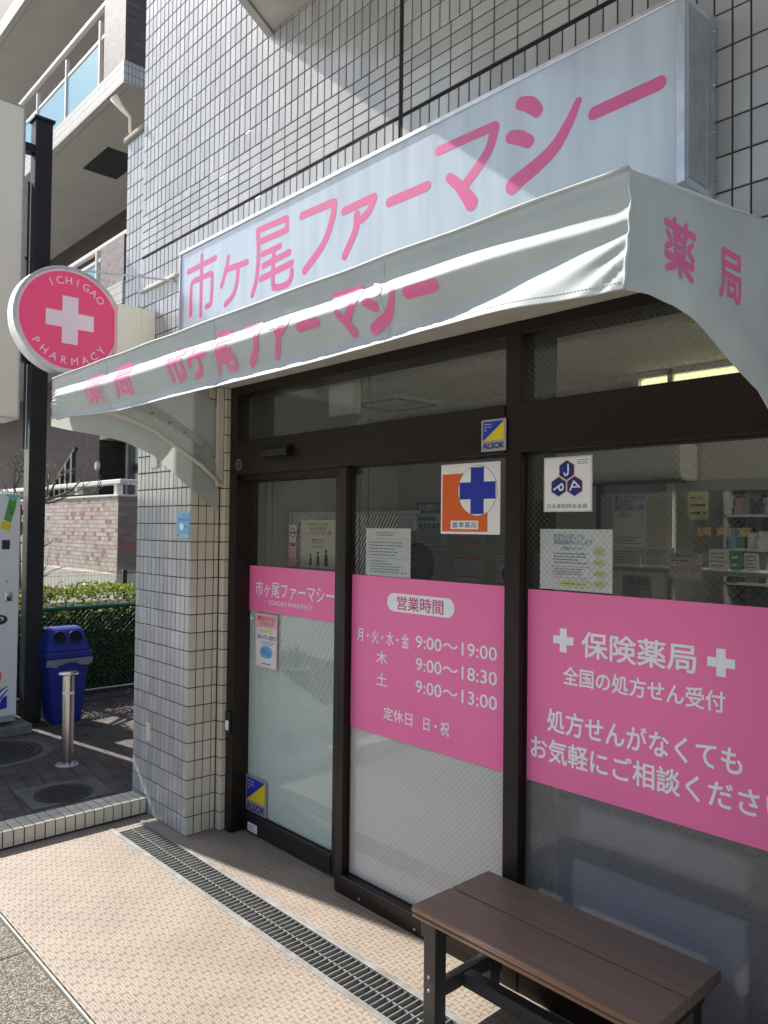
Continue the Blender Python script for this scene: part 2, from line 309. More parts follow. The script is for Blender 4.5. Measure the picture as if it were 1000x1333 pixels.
# ------------------------------------------------------------------ builders
class MB:
    def __init__(s): s.bm = bmesh.new()
    def box(s, x0, x1, y0, y1, z0, z1, bev=0, seg=2):
        vs = [s.bm.verts.new(v) for v in ((x0,y0,z0),(x1,y0,z0),(x1,y1,z0),(x0,y1,z0),(x0,y0,z1),(x1,y0,z1),(x1,y1,z1),(x0,y1,z1))]
        fs = [s.bm.faces.new([vs[i] for i in f]) for f in ((0,3,2,1),(4,5,6,7),(0,1,5,4),(1,2,6,5),(2,3,7,6),(3,0,4,7))]
        if bev:
            es = list({e for f in fs for e in f.edges})
            bmesh.ops.bevel(s.bm, geom=es, offset=bev, segments=seg, affect='EDGES', profile=.5)
        return s
    def quad(s, *p): s.bm.faces.new([s.bm.verts.new(v) for v in p]); return s
    def prism(s, pts, vec, bev=0):
        a = [s.bm.verts.new(p) for p in pts]; b = [s.bm.verts.new(Vector(p)+Vector(vec)) for p in pts]; n = len(pts)
        fs = [s.bm.faces.new(a), s.bm.faces.new(b[::-1])]
        for i in range(n): fs.append(s.bm.faces.new((a[i], b[i], b[(i+1) % n], a[(i+1) % n])))
        bmesh.ops.recalc_face_normals(s.bm, faces=fs)
        if bev: bmesh.ops.bevel(s.bm, geom=list({e for f in fs for e in f.edges}), offset=bev, segments=2, affect='EDGES')
        return s
    def tube(s, pts, r, n=10, cap=True):
        pts = [Vector(p) for p in pts]; rs = r if isinstance(r, (list, tuple)) else [r]*len(pts); rings = []; ref = None
        for i, p in enumerate(pts):
            d = (pts[min(i+1, len(pts)-1)]-pts[max(i-1, 0)]).normalized()
            if ref is None: ref = d.orthogonal().normalized()
            ref = (ref - d*ref.dot(d)).normalized(); q = d.cross(ref)
            rings.append([s.bm.verts.new(p+rs[i]*(math.cos(2*math.pi*k/n)*ref+math.sin(2*math.pi*k/n)*q)) for k in range(n)])
        for a, b in zip(rings, rings[1:]):
            for k in range(n): s.bm.faces.new((a[k], a[(k+1) % n], b[(k+1) % n], b[k]))
        if cap: s.bm.faces.new(rings[0][::-1]); s.bm.faces.new(rings[-1])
        return s
    def lathe(s, c, axis, prof, n=32, ref=None):            # prof: (radius, along axis)
        axis = Vector(axis).normalized(); a = axis.orthogonal().normalized(); b = axis.cross(a); c = Vector(c); rings = []
        for r, h in prof:
            if r < 1e-6: rings.append([s.bm.verts.new(c+axis*h)]); continue
            rings.append([s.bm.verts.new(c+axis*h+r*(math.cos(2*math.pi*k/n)*a+math.sin(2*math.pi*k/n)*b)) for k in range(n)])
        for p, q in zip(rings, rings[1:]):
            for k in range(n):
                k2 = (k+1) % n
                if len(p) == 1 and len(q) == 1: continue
                if len(p) == 1: s.bm.faces.new((p[0], q[k2], q[k]))
                elif len(q) == 1: s.bm.faces.new((p[k], p[k2], q[0]))
                else: s.bm.faces.new((p[k], p[k2], q[k2], q[k]))
        return s
    def build(s, name, m, parent=None, smooth=False, **tg):
        bmesh.ops.recalc_face_normals(s.bm, faces=s.bm.faces) if tg.pop('recalc', False) else None
        me = bpy.data.meshes.new(name); s.bm.to_mesh(me); s.bm.free()
        return link(name, me, m, parent, smooth, **tg)

def link(name, me, m, parent=None, smooth=False, **tg):
    o = bpy.data.objects.new(name, me); COL.objects.link(o)
    if m: me.materials.clear(); me.materials.append(m)
    if smooth:
        for p in me.polygons: p.use_smooth = True
    if parent is None:
        if len(me.vertices):
            c = sum((v.co for v in me.vertices), Vector())/len(me.vertices); c.z = min(v.co.z for v in me.vertices)
            me.transform(Matrix.Translation(-c)); o.location = c
    else:
        o.parent = parent; o.matrix_parent_inverse = Matrix.Translation(-world_loc(parent))
    return tag(o, **tg)
def world_loc(o): return Vector(o.location) if o.parent is None else Vector((0, 0, 0))
def tag(o, label=None, cat=None, group=None, kind=None):
    if label: o['label'] = label
    if cat: o['category'] = cat
    if group: o['group'] = group
    if kind: o['kind'] = kind
    return o
def thing(name, label, cat, loc, group=None):
    o = bpy.data.objects.new(name, None); o.empty_display_size = .1; COL.objects.link(o); o.location = loc
    return tag(o, label, cat, group)

# a plane frame: origin, right, up, normal (towards the viewer)
class PL:
    def __init__(s, o, r, u=(0, 0, 1)):
        s.o, s.r, s.u = Vector(o), Vector(r), Vector(u); s.n = s.r.cross(s.u)
    def at(s, a, b, k=0): return s.o + s.r*a + s.u*b + s.n*k
    def rect(s, a0, a1, b0, b1, k=0, mb=None):
        mb = mb or MB(); mb.quad(s.at(a0, b0, k), s.at(a1, b0, k), s.at(a1, b1, k), s.at(a0, b1, k)); return mb
    def poly(s, pts, k=0, mb=None):
        mb = mb or MB(); mb.bm.faces.new([mb.bm.verts.new(s.at(a, b, k)) for a, b in pts]); return mb
    def disc(s, a, b, ra, rb, k=0, mb=None, n=40):
        return s.poly([(a+ra*math.cos(2*math.pi*i/n), b+rb*math.sin(2*math.pi*i/n)) for i in range(n)], k, mb)
    def card(s, a0, a1, b0, b1, k=0, th=.0012, mb=None):
        mb = mb or MB(); mb.prism([s.at(a0, b0, k), s.at(a1, b0, k), s.at(a1, b1, k), s.at(a0, b1, k)], s.n*th); return mb
FX = lambda y: PL((0, y, 0), (1, 0, 0))                 # faces -Y
SX = lambda x: PL((x, 0, 0), (0, 1, 0))                 # faces +X

DG = None
def text_mesh(body, off=0.0, align='CENTER', ls=1.0):
    cu = bpy.data.curves.new('lettering', 'FONT'); cu.body = body; cu.size = 1; cu.align_x = align; cu.offset = off; cu.resolution_u = 3; cu.space_line = ls
    o = bpy.data.objects.new('lettering', cu); COL.objects.link(o)
    dg = bpy.context.evaluated_depsgraph_get(); dg.update()
    me = bpy.data.meshes.new_from_object(o.evaluated_get(dg)); bpy.data.objects.remove(o); bpy.data.curves.remove(cu)
    return me
def text(pl, body, box, m, parent=None, name='lettering', k=.0015, off=0.0, mirror=False, align='CENTER', ls=1.0, join=None, **tg):
    me = text_mesh(body, 0, align, ls); a0, a1, b0, b1 = box
    if not len(me.vertices): return None
    x0 = min(v.co.x for v in me.vertices); x1 = max(v.co.x for v in me.vertices)
    y0 = min(v.co.y for v in me.vertices); y1 = max(v.co.y for v in me.vertices)
    for v in me.vertices:
        f = (v.co.x-x0)/max(x1-x0, 1e-6); g = (v.co.y-y0)/max(y1-y0, 1e-6)
        if mirror: f = 1-f
        v.co = pl.at(a0+(a1-a0)*f, b0+(b1-b0)*g, k)
    if off:                                            # bolder: shifted copies a hair apart
        bm = bmesh.new(); bm.from_mesh(me); e = off*(b1-b0)*.55
        for i in range(6):
            m2 = me.copy(); c_ = math.pi*i/3; m2.transform(Matrix.Translation(pl.r*e*math.cos(c_)+pl.u*e*math.sin(c_)+pl.n*.00003*(i+1)))
            bm.from_mesh(m2); bpy.data.meshes.remove(m2)
        bm.to_mesh(me); bm.free()
    if join is not None: join.bm.from_mesh(me); bpy.data.meshes.remove(me); return None
    me.name = name
    return link(name, me, m, parent, **tg)
def ink_lines(pl, box, n, k=.0015, th=.3, mb=None, seed=1, ragged=.35):
    rnd = random.Random(seed); mb = mb or MB(); a0, a1, b0, b1 = box; h = (b1-b0)/n
    for i in range(n):
        y = b1-(i+.5)*h; x = a0; e = a1-(a1-a0)*rnd.random()*ragged
        while x < e:
            wd = h*rnd.uniform(.5, 2.2); x2 = min(x+wd, e); pl.rect(x, x2, y-h*th/2, y+h*th/2, k, mb); x = x2+h*.3
    return mb

def ribbon(mb, pts, wid, mp, k=0, step=.006):
    """a round-ended brush stroke laid on the surface mp(a, b, k)"""
    P = [Vector(p) for p in pts]
    ws = list(wid) if isinstance(wid, (list, tuple)) else [wid]*len(P)
    if len(ws) != len(P): ws = [ws[0]+(ws[-1]-ws[0])*i/(len(P)-1) for i in range(len(P))]
    S = []
    if len(P) == 2:
        n = max(2, int((P[1]-P[0]).length/step)); S = [(P[0].lerp(P[1], i/n), ws[0]+(ws[1]-ws[0])*i/n) for i in range(n+1)]
    else:
        for i in range(len(P)-1):
            p0, p1, p2, p3 = P[max(i-1, 0)], P[i], P[i+1], P[min(i+2, len(P)-1)]
            n = max(2, int((p2-p1).length/step))
            for j in range(n+(i == len(P)-2)):
                t = j/n
                q = .5*((2*p1)+(p2-p0)*t+(2*p0-5*p1+4*p2-p3)*t*t+(3*p1-p0-3*p2+p3)*t**3)
                S.append((q, ws[i]+(ws[i+1]-ws[i])*t))
    d0 = (S[0][0]-S[1][0]).normalized(); d1 = (S[-1][0]-S[-2][0]).normalized()
    r0, r1 = S[0][1]/2, S[-1][1]/2; cap = (1, .966, .866, .7, .5, .25)
    L_ = [(S[0][0]+d0*r0*c, r0*2*math.sqrt(max(0, 1-c*c))) for c in cap] + S + [(S[-1][0]+d1*r1*c, r1*2*math.sqrt(max(0, 1-c*c))) for c in cap[::-1]]
    prev = None
    for i, (q, wd) in enumerate(L_):
        d = (L_[min(i+1, len(L_)-1)][0]-L_[max(i-1, 0)][0]).normalized(); nr = Vector((-d.y, d.x)); r = max(wd/2, 1e-4)
        cur = [mb.bm.verts.new(mp(*(q+nr*r*f), k)) for f in (1, .33, -.33, -1)]
        if prev:
            for j in range(3): mb.bm.faces.new((prev[j], prev[j+1], cur[j+1], cur[j]))
        prev = cur
    return mb

def tiles(pl, a0, a1, b0, b1, pa, pb, gap=.0054, mb=None, dep=.004, tilt=.0026, hole=None):
    """separate bevelled wall tiles, each very slightly out of true"""
    mb = mb or MB(); bm = mb.bm; na = max(1, math.ceil((a1-a0)/pa-1e-3)); nb = max(1, math.ceil((b1-b0)/pb-1e-3)); g = gap/2; c = .0022
    for i in range(na):
        for j in range(nb):
            x0, x1 = a0+i*pa+g, min(a0+(i+1)*pa, a1)-g; y0, y1 = b0+j*pb+g, min(b0+(j+1)*pb, b1)-g
            if x1-x0 < .006 or y1-y0 < .006: continue
            if hole and hole(.5*(x0+x1), .5*(y0+y1)): continue
            tx, ty = random.gauss(0, tilt)*min(pa, .07), random.gauss(0, tilt)*min(pb, .07); dz = random.uniform(-.0004, .0004)
            o = [bm.verts.new(pl.at(x, y, -dep)) for x, y in ((x0,y0),(x1,y0),(x1,y1),(x0,y1))]
            q = [bm.verts.new(pl.at(x, y, dz+sx*tx+sy*ty)) for x, y, sx, sy in ((x0+c,y0+c,-1,-1),(x1-c,y0+c,1,-1),(x1-c,y1-c,1,1),(x0+c,y1-c,-1,1))]
            e = [bm.verts.new(pl.at(x, y, -c*.8)) for x, y in ((x0,y0),(x1,y0),(x1,y1),(x0,y1))]
            bm.faces.new(q)
            for a in range(4):
                b = (a+1) % 4; bm.faces.new((e[a], e[b], q[b], q[a])); bm.faces.new((o[a], o[b], e[b], e[a]))
    return mb

FL = -.1      # entrance floor level
# ------------------------------------------------------------------ ground
def struct(name, mb, m): return mb.build(name, m, None, kind='structure')
struct('ground', MB().quad((-60,-60,-.2),(60,-60,-.2),(60,60,-.2),(-60,60,-.2)), SOIL)
struct('road', MB().box(-40,40,-12,-3.2,-.19,-.15), ASPH)
mb = MB(); mb.box(-.455,5.5,-1.0,-.272,-.16,FL).box(-.455,5.5,-.058,.30,-.16,FL); mb.box(-.455,-.30,-.272,-.058,-.16,FL-.002); struct('entrance_paving', mb, FLOOR)
mb = MB()
for x0, x1 in ((-.455,.60),(.604,1.9),(1.904,3.2),(3.204,5.5)): mb.box(x0,x1,-3.2,-1.018,-.16,FL-.008,.002,1)
struct('sidewalk', mb, AGG)
struct('paving_edge_strip', MB().box(-.455,5.5,-1.0125,-1.005,-.16,FL-.002), mat('pale_edging',(.42,.40,.36),.8,var=.2))
struct('brick_pavement', MB().box(-3.5,-.64,-3.2,5,-.18,-.02), PAVER)
# tiled kerb, running out from the pillar towards the street
mb = MB(); mb.box(-.625,-.461,-3.2,-.002,-.16,-.013); kr = struct('kerb', mb, GROUT)
mb = MB(); tiles(PL((-.625,-3.2,-.007),(1,0,0),(0,1,0)),0,.172,0,3.195,.0855,.0535,mb=mb); tiles(PL((-.455,-3.2,0),(0,1,0)),0,3.195,-.094,-.009,.0535,.085,mb=mb)
mb.build('kerb_tiling', TILE_WARM, kr)

# ------------------------------------------------------------------ drain
g = thing('drain_grate','galvanised steel drain grating set in the beige paving before the doors','drain',(1.5,-.165,FL-.08))
mb = MB()
for y0,y1 in ((-.271,-.245),(-.084,-.059)): mb.box(-.40,5.5,y0,y1,-.16,FL+.003,.0015,1)
mb.build('frame', mat('dull_steel_frame',(.22,.22,.21),.6,metal=.3,var=.25,scale=14,bump=.0006), g)
MB().box(-.40,5.5,-.24,-.088,-.17,-.155).build('channel', HOLE, g)
mb = MB(); x=-.39
while x < 4.2:
    mb.box(x,x+.0045,-.2445,-.0845,-.132,FL-.001); x += .0305
for y in (-.164,): 
    mb.box(-.395,4.2,y-.003,y+.003,-.118,FL-.004)
mb.build('grating', mat('grating_steel',(.30,.30,.29),.42,metal=.5,var=.2,scale=30), g)
# ------------------------------------------------------------------ pharmacy building
B = thing('pharmacy_building','cream tiled building holding the pharmacy with its dark brown glazed shopfront','building',(1.5,1,FL))
FACE = FX(0)
mb = MB()
for a0,a1 in ((-.66,1.623),(1.641,5.0)):
    tiles(FACE,a0,a1,3.481,5.281,.05,.1,mb=mb)
    tiles(FACE,a0 if a0<0 else a0-.04,a1,3.231,3.481,.1,.05,mb=mb) if a0<0 else (tiles(FACE,a0,a0+.05,3.231,3.481,.05,.05,mb=mb), tiles(FACE,a0+.05,a1,3.231,3.481,.1036,.05,mb=mb))
    tiles(FACE,a0,a1,2.418,3.218,.05,.1,mb=mb)
tiles(FACE,-.66,5.0,2.365,2.418,.05,.1,mb=mb)
tiles(FACE,3.12,5.0,FL,2.365,.05,.1,mb=mb)
mb.build('wall_tiling', TILE, B)
mb = MB(); mb.box(-.655,5,.0042,.3,2.366,7); mb.box(3.125,5,.004,.6,-.15,2.37); mb.box(-.655,5,.6,4.2,2.63,7); mb.box(-.655,-.4,.3,4.2,-.15,2.62)
w_ = mb.build('wall', GROUT, B)
mb = MB(); mb.box(-.656,5,.0025,.0042,3.2175,3.2315); mb.box(1.622,1.642,.002,.0042,2.4,5.3); mb.build('joint_strip', JOINT, B)
mb = MB(); tiles(FACE,-.66,0,FL,2.365,.0508,.1,mb=mb); pil = mb.build('pillar_front_tiling', TILE, B)
mb = MB(); S0=SX(0); tiles(S0,.0,.18,FL,2.365,.05,.1,mb=mb); tiles(FX(.18),.003,.05,FL,2.365,.05,.1,mb=mb); tiles(SX(.05),.18,.232,FL,2.365,.05,.1,mb=mb)
mb.build('pillar_return_tiling', TILE_WARM, B)
MB().box(-.655,-.004,.004,.30,-.15,2.37).box(-.004,.046,.184,.30,-.15,2.37).build('pillar', GROUT, B)
# stair wall set back at the left, with its coping
sw = MB().box(-.92,-.662,.02,.3,2.3,4.04).build('stair_wall', GROUT, B)
mb = MB(); tiles(FX(.015),-.92,-.664,2.34,4.04,.05,.1,mb=mb); mb.build('stair_wall_tiling', TILE, sw)
MB().box(-.945,-.664,-.005,.3,4.04,4.075,.008).build('coping', CONC, sw)
MB().box(.0,3.12,.0045,.6,2.3655,2.62).build('soffit', PLASTER, B)
MB().prism([(.736,-.004,3.99),(1.86,-2.12,3.99),(5,-2.12,3.99),(5,-.004,3.99)],(0,0,.22)).prism([(.69,-.004,3.975),(1.82,-2.13,3.975),(1.858,-2.13,3.975),(.733,-.004,3.975)],(0,0,.24)).build('balcony_slab', CONC, B)  # outer reach, out of view, lengthened to keep sky light off the wall
MB().box(-.665,-.20,-.016,.003,3.008,3.026,.003).build('ledge_strip', PIPE, B)
MB().box(-.480,-.428,-.006,.002,.325,.43,.003).build('junction_cover', PIPE, B); MB().box(-.47,-.388,-.012,.002,1.925,2.03,.003).build('junction_cover', PIPE, B)
mb = MB(); mb.tube([(-.93,.03,4.12),(-.93,.03,4.22),(-.95,-.02,4.27),(-.97,-.06,4.33)],[.010,.010,.018,.028],14); mb.build('vent_horn', CAB, B, smooth=True)

# interior shell
MB().box(-.4,5,.32,4.2,-.15,-.1).build('interior_floor', mat('interior_floor',(.28,.25,.22),.35), B)
MB().box(-.4,5,.34,4.2,2.47,2.62).build('interior_ceiling', CEIL, B)
mb = MB(); mb.box(-.4,1.36,1.9,2.0,-.1,2.47); mb.box(-.4,5,4.1,4.2,-.1,2.47); mb.box(-.4,-.34,.3,1.9,-.1,2.47); mb.box(4.9,5,.3,4.1,-.1,2.47)
mb.box(1.36,5,1.9,2.0,1.86,2.47); mb.build('interior_wall', WALLI, B)
MB().box(1.36,5,1.9,1.98,-.1,1.0).box(1.361,1.392,1.87,1.999,1.02,1.86).build('counter_front', DARK, B)  # second box is a dark strip added over the brightly lit wall end
mb = MB(); mb.box(1.36,5,1.70,2.0,1.37,1.395,.003); mb.box(1.36,5,1.9,1.96,1.0,1.02); mb.box(1.36,5,1.89,1.91,1.80,1.86); mb.build('counter_shelf', SHELF, B)
mb = MB(); mb.box(1.80,1.83,1.86,1.90,.9,2.47); mb.build('partition_post', RAILM, B)

# --- shopfront frame: outer frame, mullions, transom
FY = .21
fr = MB()
fr.box(.054,.122,FY,.36,FL,2.3645,.002,1)                  # left jamb
fr.box(.122,2.006,FY+.001,.36,2.315,2.3645,.002,1); fr.box(2.078,3.119,FY+.001,.36,2.315,2.3645,.002,1)   # head
fr.box(.122,2.006,FY-.008,.345,1.872,2.057,.003,2); fr.box(2.078,3.119,FY-.008,.345,1.872,2.057,.003,2)   # transom
fr.box(2.006,2.078,FY-.002,.34,FL,2.3645,.003,2)           # right mullion
fr.box(2.02,2.076,.3405,.44,FL,2.3645,.002,1); fr.box(.062,.124,.3605,.46,1.86,2.3645,.002,1)
fr.box(1.022,1.075,FY,.272,FL,1.872,.003,2)                # fixed-leaf stile
fr.box(1.075,2.006,FY,.272,FL,-.01,.003,2); fr.box(1.078,2.006,FY-.006,FY+.001,-.052,-.012,.002,1)
fr.box(2.078,3.119,FY,.272,FL,-.01,.003,2)
fr.box(.122,1.022,.24,.36,1.845,1.8725)
wf = fr.build('window_frame', ALU, B)
# sliding door leaf, behind the fixed frame
dr = MB(); dr.box(.062,.098,.285,.335,-.085,1.87,.002,1); dr.box(.905,.99,.285,.335,-.085,1.87,.002,1)
dr.box(.098,.905,.285,.335,1.838,1.87,.002,1); dr.box(.098,.905,.28,.335,-.085,.008,.004,2)
door = dr.build('sliding_door', ALU2, B)
PG = FX(.31)
PG.rect(.098,.905,.008,1.838).build('pane', GLASS, door)
MB().box(.098,.905,.316,.319,.008,1.12).build('frosted_film', FROSTD, door)
FX(.3145).poly([(.40,1.12),(.905,1.12),(.905,.74),(.80,.70),(.40,.83)]).build('striped_film', STRIPEF, door)
PD = FX(.3085); PD.rect(.098,.905,1.121,1.370).build('pink_band', PINKB, door)
text(PD,'市ヶ尾ファーマシー',(.186,.876,1.206,1.291),WHITE,door,k=.001,off=.012); text(PD,'ICHIGAO PHARMACY',(.318,.705,1.165,1.189),WHITE,door,k=.001,off=.01)
FX(.3095).poly([(.131,1.098),(.172,1.078),(.131,1.058)]).build('arrow_mark', WHITE, door)
# fixed panes
GF = FX(.25)
def pane(a0,a1,b0,b1,nm='window'):
    return GF.rect(a0,a1,b0,b1).build(nm, GLASS, B)
mid = pane(1.075,2.006,-.01,1.872); rgt = pane(2.078,3.119,-.01,1.872)
pane(.122,2.006,2.057,2.315); pane(2.078,3.119,2.057,2.315)
MB().box(1.075,2.006,.2545,.2575,-.01,.662).build('frosted_film', FROST, mid)
MB().box(2.078,3.119,.2545,.2575,-.01,.662).build('frosted_film', FROSTC, rgt)
BF = FX(.2485)
GASK=mat('rubber_gasket',(.006,.006,.006),.7)
def gasket(a0,a1,b0,b1,y,par):
    t_=.006; mb=MB()
    mb.box(a0,a1,y-.004,y-.0008,b0,b0+t_).box(a0,a1,y-.004,y-.0008,b1-t_,b1).box(a0,a0+t_,y-.004,y-.0008,b0+t_,b1-t_).box(a1-t_,a1,y-.004,y-.0008,b0+t_,b1-t_)
    mb.build('gasket',GASK,par)
gasket(1.075,2.006,-.01,1.872,.248,mid); gasket(2.078,3.119,-.01,1.872,.248,rgt); gasket(.098,.905,.008,1.838,.308,door)
for x_ in (1.2,1.55,1.9): MB().lathe((x_,FY-.0005,-.075),(0,-1,0),[(.006,0),(.005,.0025),(0,.003)],10).build('screw',STEEL,wf)
bd = BF.rect(1.075,2.0,.665,1.370).build('pink_band', PINKB, mid)
bd2 = BF.rect(2.086,3.119,.666,1.367).build('pink_band', PINKB, rgt)
mb = MB(); n=10
pts=[(1.362+.04*math.cos(a),1.262+.04*math.sin(a)) for a in [math.pi/2+math.pi*i/n for i in range(n+1)]]+[(1.682+.04*math.cos(a),1.262+.04*math.sin(a)) for a in [-math.pi/2+math.pi*i/n for i in range(n+1)]]
BF.poly(pts,.0008).build('heading_pill', WHITE, mid)
for s,b in (('月・火・水・金',(1.123,1.462,1.068,1.130)),('木',(1.255,1.326,.980,1.038)),('土',(1.257,1.327,.886,.940)),('9:00～19:00',(1.503,1.942,1.080,1.132)),('9:00～18:30',(1.504,1.943,.985,1.037)),('9:00～13:00',(1.505,1.944,.891,.943)),('定休日',(1.306,1.486,.742,.797)),('日・祝',(1.553,1.699,.741,.797))):
    text(BF,s,b,WHITE,mid,name='opening_hours',k=.0008,off=.02)
text(BF,'営業時間',(1.386,1.660,1.232,1.292),PINK,mid,name='heading',k=.0016,off=.03)
mb = MB()
for s,b in (('保険薬局',(2.318,2.727,1.145,1.234)),('全国の処方せん受付',(2.243,2.817,1.040,1.104)),('処方せんがなくても',(2.176,2.868,.862,.944)),('お気軽にご相談ください',(2.105,3.005,.752,.834))):
    text(BF,s,b,WHITE,rgt,name='service_lettering',k=.0008,off=.035)
for cx,cz in ((2.242,1.194),(2.805,1.190)):
    a,b=.0425,.0145; BF.poly([(cx-b,cz-a),(cx+b,cz-a),(cx+b,cz-b),(cx+a,cz-b),(cx+a,cz+b),(cx+b,cz+b),(cx+b,cz+a),(cx-b,cz+a),(cx-b,cz+b),(cx-a,cz+b),(cx-a,cz-b),(cx-b,cz-b)],.0008).build('white_cross', WHITE, rgt)
# ------------------------------------------------------------------ shop sign above the awning
GL = {'shi': [([(0.386, 2.937), (0.382, 2.64)], 1), ([(0.248, 2.888), (0.518, 2.894)], 1), ([(0.281, 2.664), (0.282, 2.778), (0.287, 2.815), (0.31, 2.827), (0.349, 2.827), (0.454, 2.827), (0.484, 2.823), (0.49, 2.808), (0.487, 2.733), (0.481, 2.685), (0.468, 2.674), (0.438, 2.671)], 1)], 'ke': [([(0.636, 2.866), (0.622, 2.822), (0.579, 2.743)], 1), ([(0.612, 2.811), (0.8, 2.804)], 1), ([(0.723, 2.797), (0.717, 2.734), (0.685, 2.676), (0.615, 2.645)], 1)], 'o': [([(0.885, 2.926), (1.105, 2.919)], 1), ([(1.111, 2.914), (1.112, 2.867)], 1), ([(0.899, 2.87), (1.112, 2.867)], 1), ([(0.885, 2.923), (0.894, 2.819), (0.879, 2.704), (0.847, 2.641)], 1), ([(0.925, 2.808), (1.062, 2.81)], 0.9), ([(0.933, 2.754), (1.131, 2.765)], 1), ([(0.916, 2.699), (1.149, 2.714)], 1), ([(1.015, 2.808), (1.011, 2.66), (1.031, 2.635), (1.112, 2.63), (1.145, 2.649), (1.15, 2.681)], 1)], 'fu': [([(1.216, 2.897), (1.426, 2.891)], 1), ([(1.434, 2.886), (1.423, 2.827), (1.365, 2.737), (1.243, 2.659)], 1.1)], 'a': [([(1.495, 2.834), (1.672, 2.837)], 1), ([(1.674, 2.831), (1.646, 2.792), (1.602, 2.772)], 1), ([(1.574, 2.798), (1.566, 2.738), (1.503, 2.655)], 1.1)], 'bar': [([(1.757, 2.791), (1.951, 2.789)], 1.1)], 'ma': [([(2.005, 2.895), (2.253, 2.888)], 1.0), ([(2.255, 2.881), (2.225, 2.812), (2.137, 2.742)], 1.15), ([(2.057, 2.784), (2.106, 2.737), (2.158, 2.666)], [1.0, 1.2, 1.6])], 'si': [([(2.357, 2.921), (2.395, 2.901), (2.422, 2.871)], [1.2, 1.5, 1.2]), ([(2.319, 2.828), (2.352, 2.814), (2.391, 2.787)], [1.2, 1.4, 1.2]), ([(2.567, 2.844), (2.53, 2.785), (2.468, 2.724), (2.329, 2.67)], [0.7, 1.1, 1.4, 1.7])], 'bar2': [([(2.621, 2.787), (2.821, 2.79)], 1.2)]}
S = thing('shop_sign','long white box sign with pink lettering fixed to the tiled wall above the awning','sign',(1.53,-.09,2.5))
MB().box(.165,2.892,-.172,-.01,2.5,3.005,.004,2).build('sign_box', SIGNW, S)
SP = FX(-.1721)
mb = MB()
for a0,a1,b0,b1 in ((.163,2.894,2.992,3.008),(.163,.176,2.5,2.992),(2.872,2.894,2.5,2.992)): mb.box(a0,a1,-.178,-.168,b0,b1,.002,1)
mb.box(2.892,2.902,-.035,-.012,2.5,3.006); mb.box(2.8925,2.895,-.15,-.045,2.52,2.985)
mb.build('edge_frame', RIMM, S)
for z_ in (2.55,2.68,2.81,2.96): MB().lathe((2.9025,-.024,z_),(1,0,0),[(.006,0),(.005,.003),(0,.004)],10).build('screw', STEEL, S)
kk=.0001
for nm,st in GL.items():
    mb = MB()
    for pts,w_k in st:
        base=.030 if nm in('shi','ke','o') else .033
        ws=[base*x for x in w_k] if isinstance(w_k,(tuple,list)) else base*w_k
        ribbon(mb,pts,ws,SP.at,kk); kk+=.00002
    mb.build('lettering', PINK, S)

# ------------------------------------------------------------------ awning
AX0,AX1,AY,AZT,AZB = .005,3.063,-.75,2.29,2.065
A = thing('awning','pale grey green fabric awning with pink lettering stretched over the shop entrance','awning',(1.53,-.38,2.0))
NX,NV = 260,64
def sm(a,b,x): t_=min(1,max(0,(x-a)/(b-a))); return t_*t_*(3-2*t_)
def zbot(x): u=(x-AX0)/(AX1-AX0); return 2.095-.035*sm(0,.25,u)+.012*sm(.6,.85,u)-.022*sm(.88,1,u)
def slope(x,v):
    u=(x-AX0)/(AX1-AX0); wv=.02*noise.noise((x*2.1,3.1,0))
    b1=.27+wv; b2=.47+.05*noise.noise((x*1.3,7,0))-.04*u; b3=.92-.10*sm(0,.5,u)+.03*noise.noise((x*1.7,1.5,0))-.32*sm(.78,1,u)
    e=.035
    s=-.13+.52*sm(b1-e,b1+e,v)-.95*sm(b2-e,b2+e*2,v)+1.02*sm(b3-e,b3+e,v)
    return s*(sm(0,.03,u))
def build_prof():
    H=AZT-zbot(1.5); D=[]
    for i in range(NX+1):
        x=AX0+(AX1-AX0)*i/NX; acc=0; row=[0]
        for j in range(NV):
            acc+=slope(x,(j+.5)/NV)*H/NV; row.append(acc)
        end=row[-1]
        row=[r_-.75*end*(j/NV)**2 for j,r_ in enumerate(row)]
        for j in range(NV+1):
            v=j/NV; d=AX1-x
            row[j]+=.0016*noise.noise((x*9,v*2.2,0))*sm(.2,.45,v)+.00035*noise.noise((x*16,v*4,4))*sm(.2,.4,v)
            q=(v-.40)/(d*.9+.10); row[j]+=.0042*math.sin(q*4.2+1.0)*math.exp(-d/.24)*sm(.22,.36,v)*(1-.5*sm(.7,1,v))*sm(0,.04,d+.01)
            q2=(v-.45)/((x-AX0)*.9+.12); row[j]+=.006*math.sin(q2*10)*math.exp(-(x-AX0)/.12)*sm(.25,.4,v)*.6
            row[j]+=-.0022*math.exp(-((v-.275-.012*noise.noise((x*2,0,5)))/.012)**2)+.0022*noise.noise((x*3.1,v*1.4,9))*sm(.25,.5,v)
            for sx_ in (.62,1.505,2.36): row[j]+=-.0020*math.exp(-((x-sx_)/.022)**2)*sm(.2,.3,v)
        D.append(row)
    return D
DP=build_prof()
def VAL(x,z,k=0):
    u=min(1,max(0,(x-AX0)/(AX1-AX0)))*NX; zb=zbot(x); v=min(1,max(0,(AZT-z)/(AZT-zb)))*NV
    i=min(NX-1,int(u)); j=min(NV-1,int(v)); fu,fv=u-i,v-j
    d=(DP[i][j]*(1-fu)+DP[i+1][j]*fu)*(1-fv)+(DP[i][j+1]*(1-fu)+DP[i+1][j+1]*fu)*fv
    return Vector((x,AY-d-k,z))
mb = MB(); bm=mb.bm; gr=[]
for i in range(NX+1):
    x=AX0+(AX1-AX0)*i/NX; zb=zbot(x); gr.append([bm.verts.new(VAL(x,AZT+(zb-AZT)*j/NV)) for j in range(NV+1)])
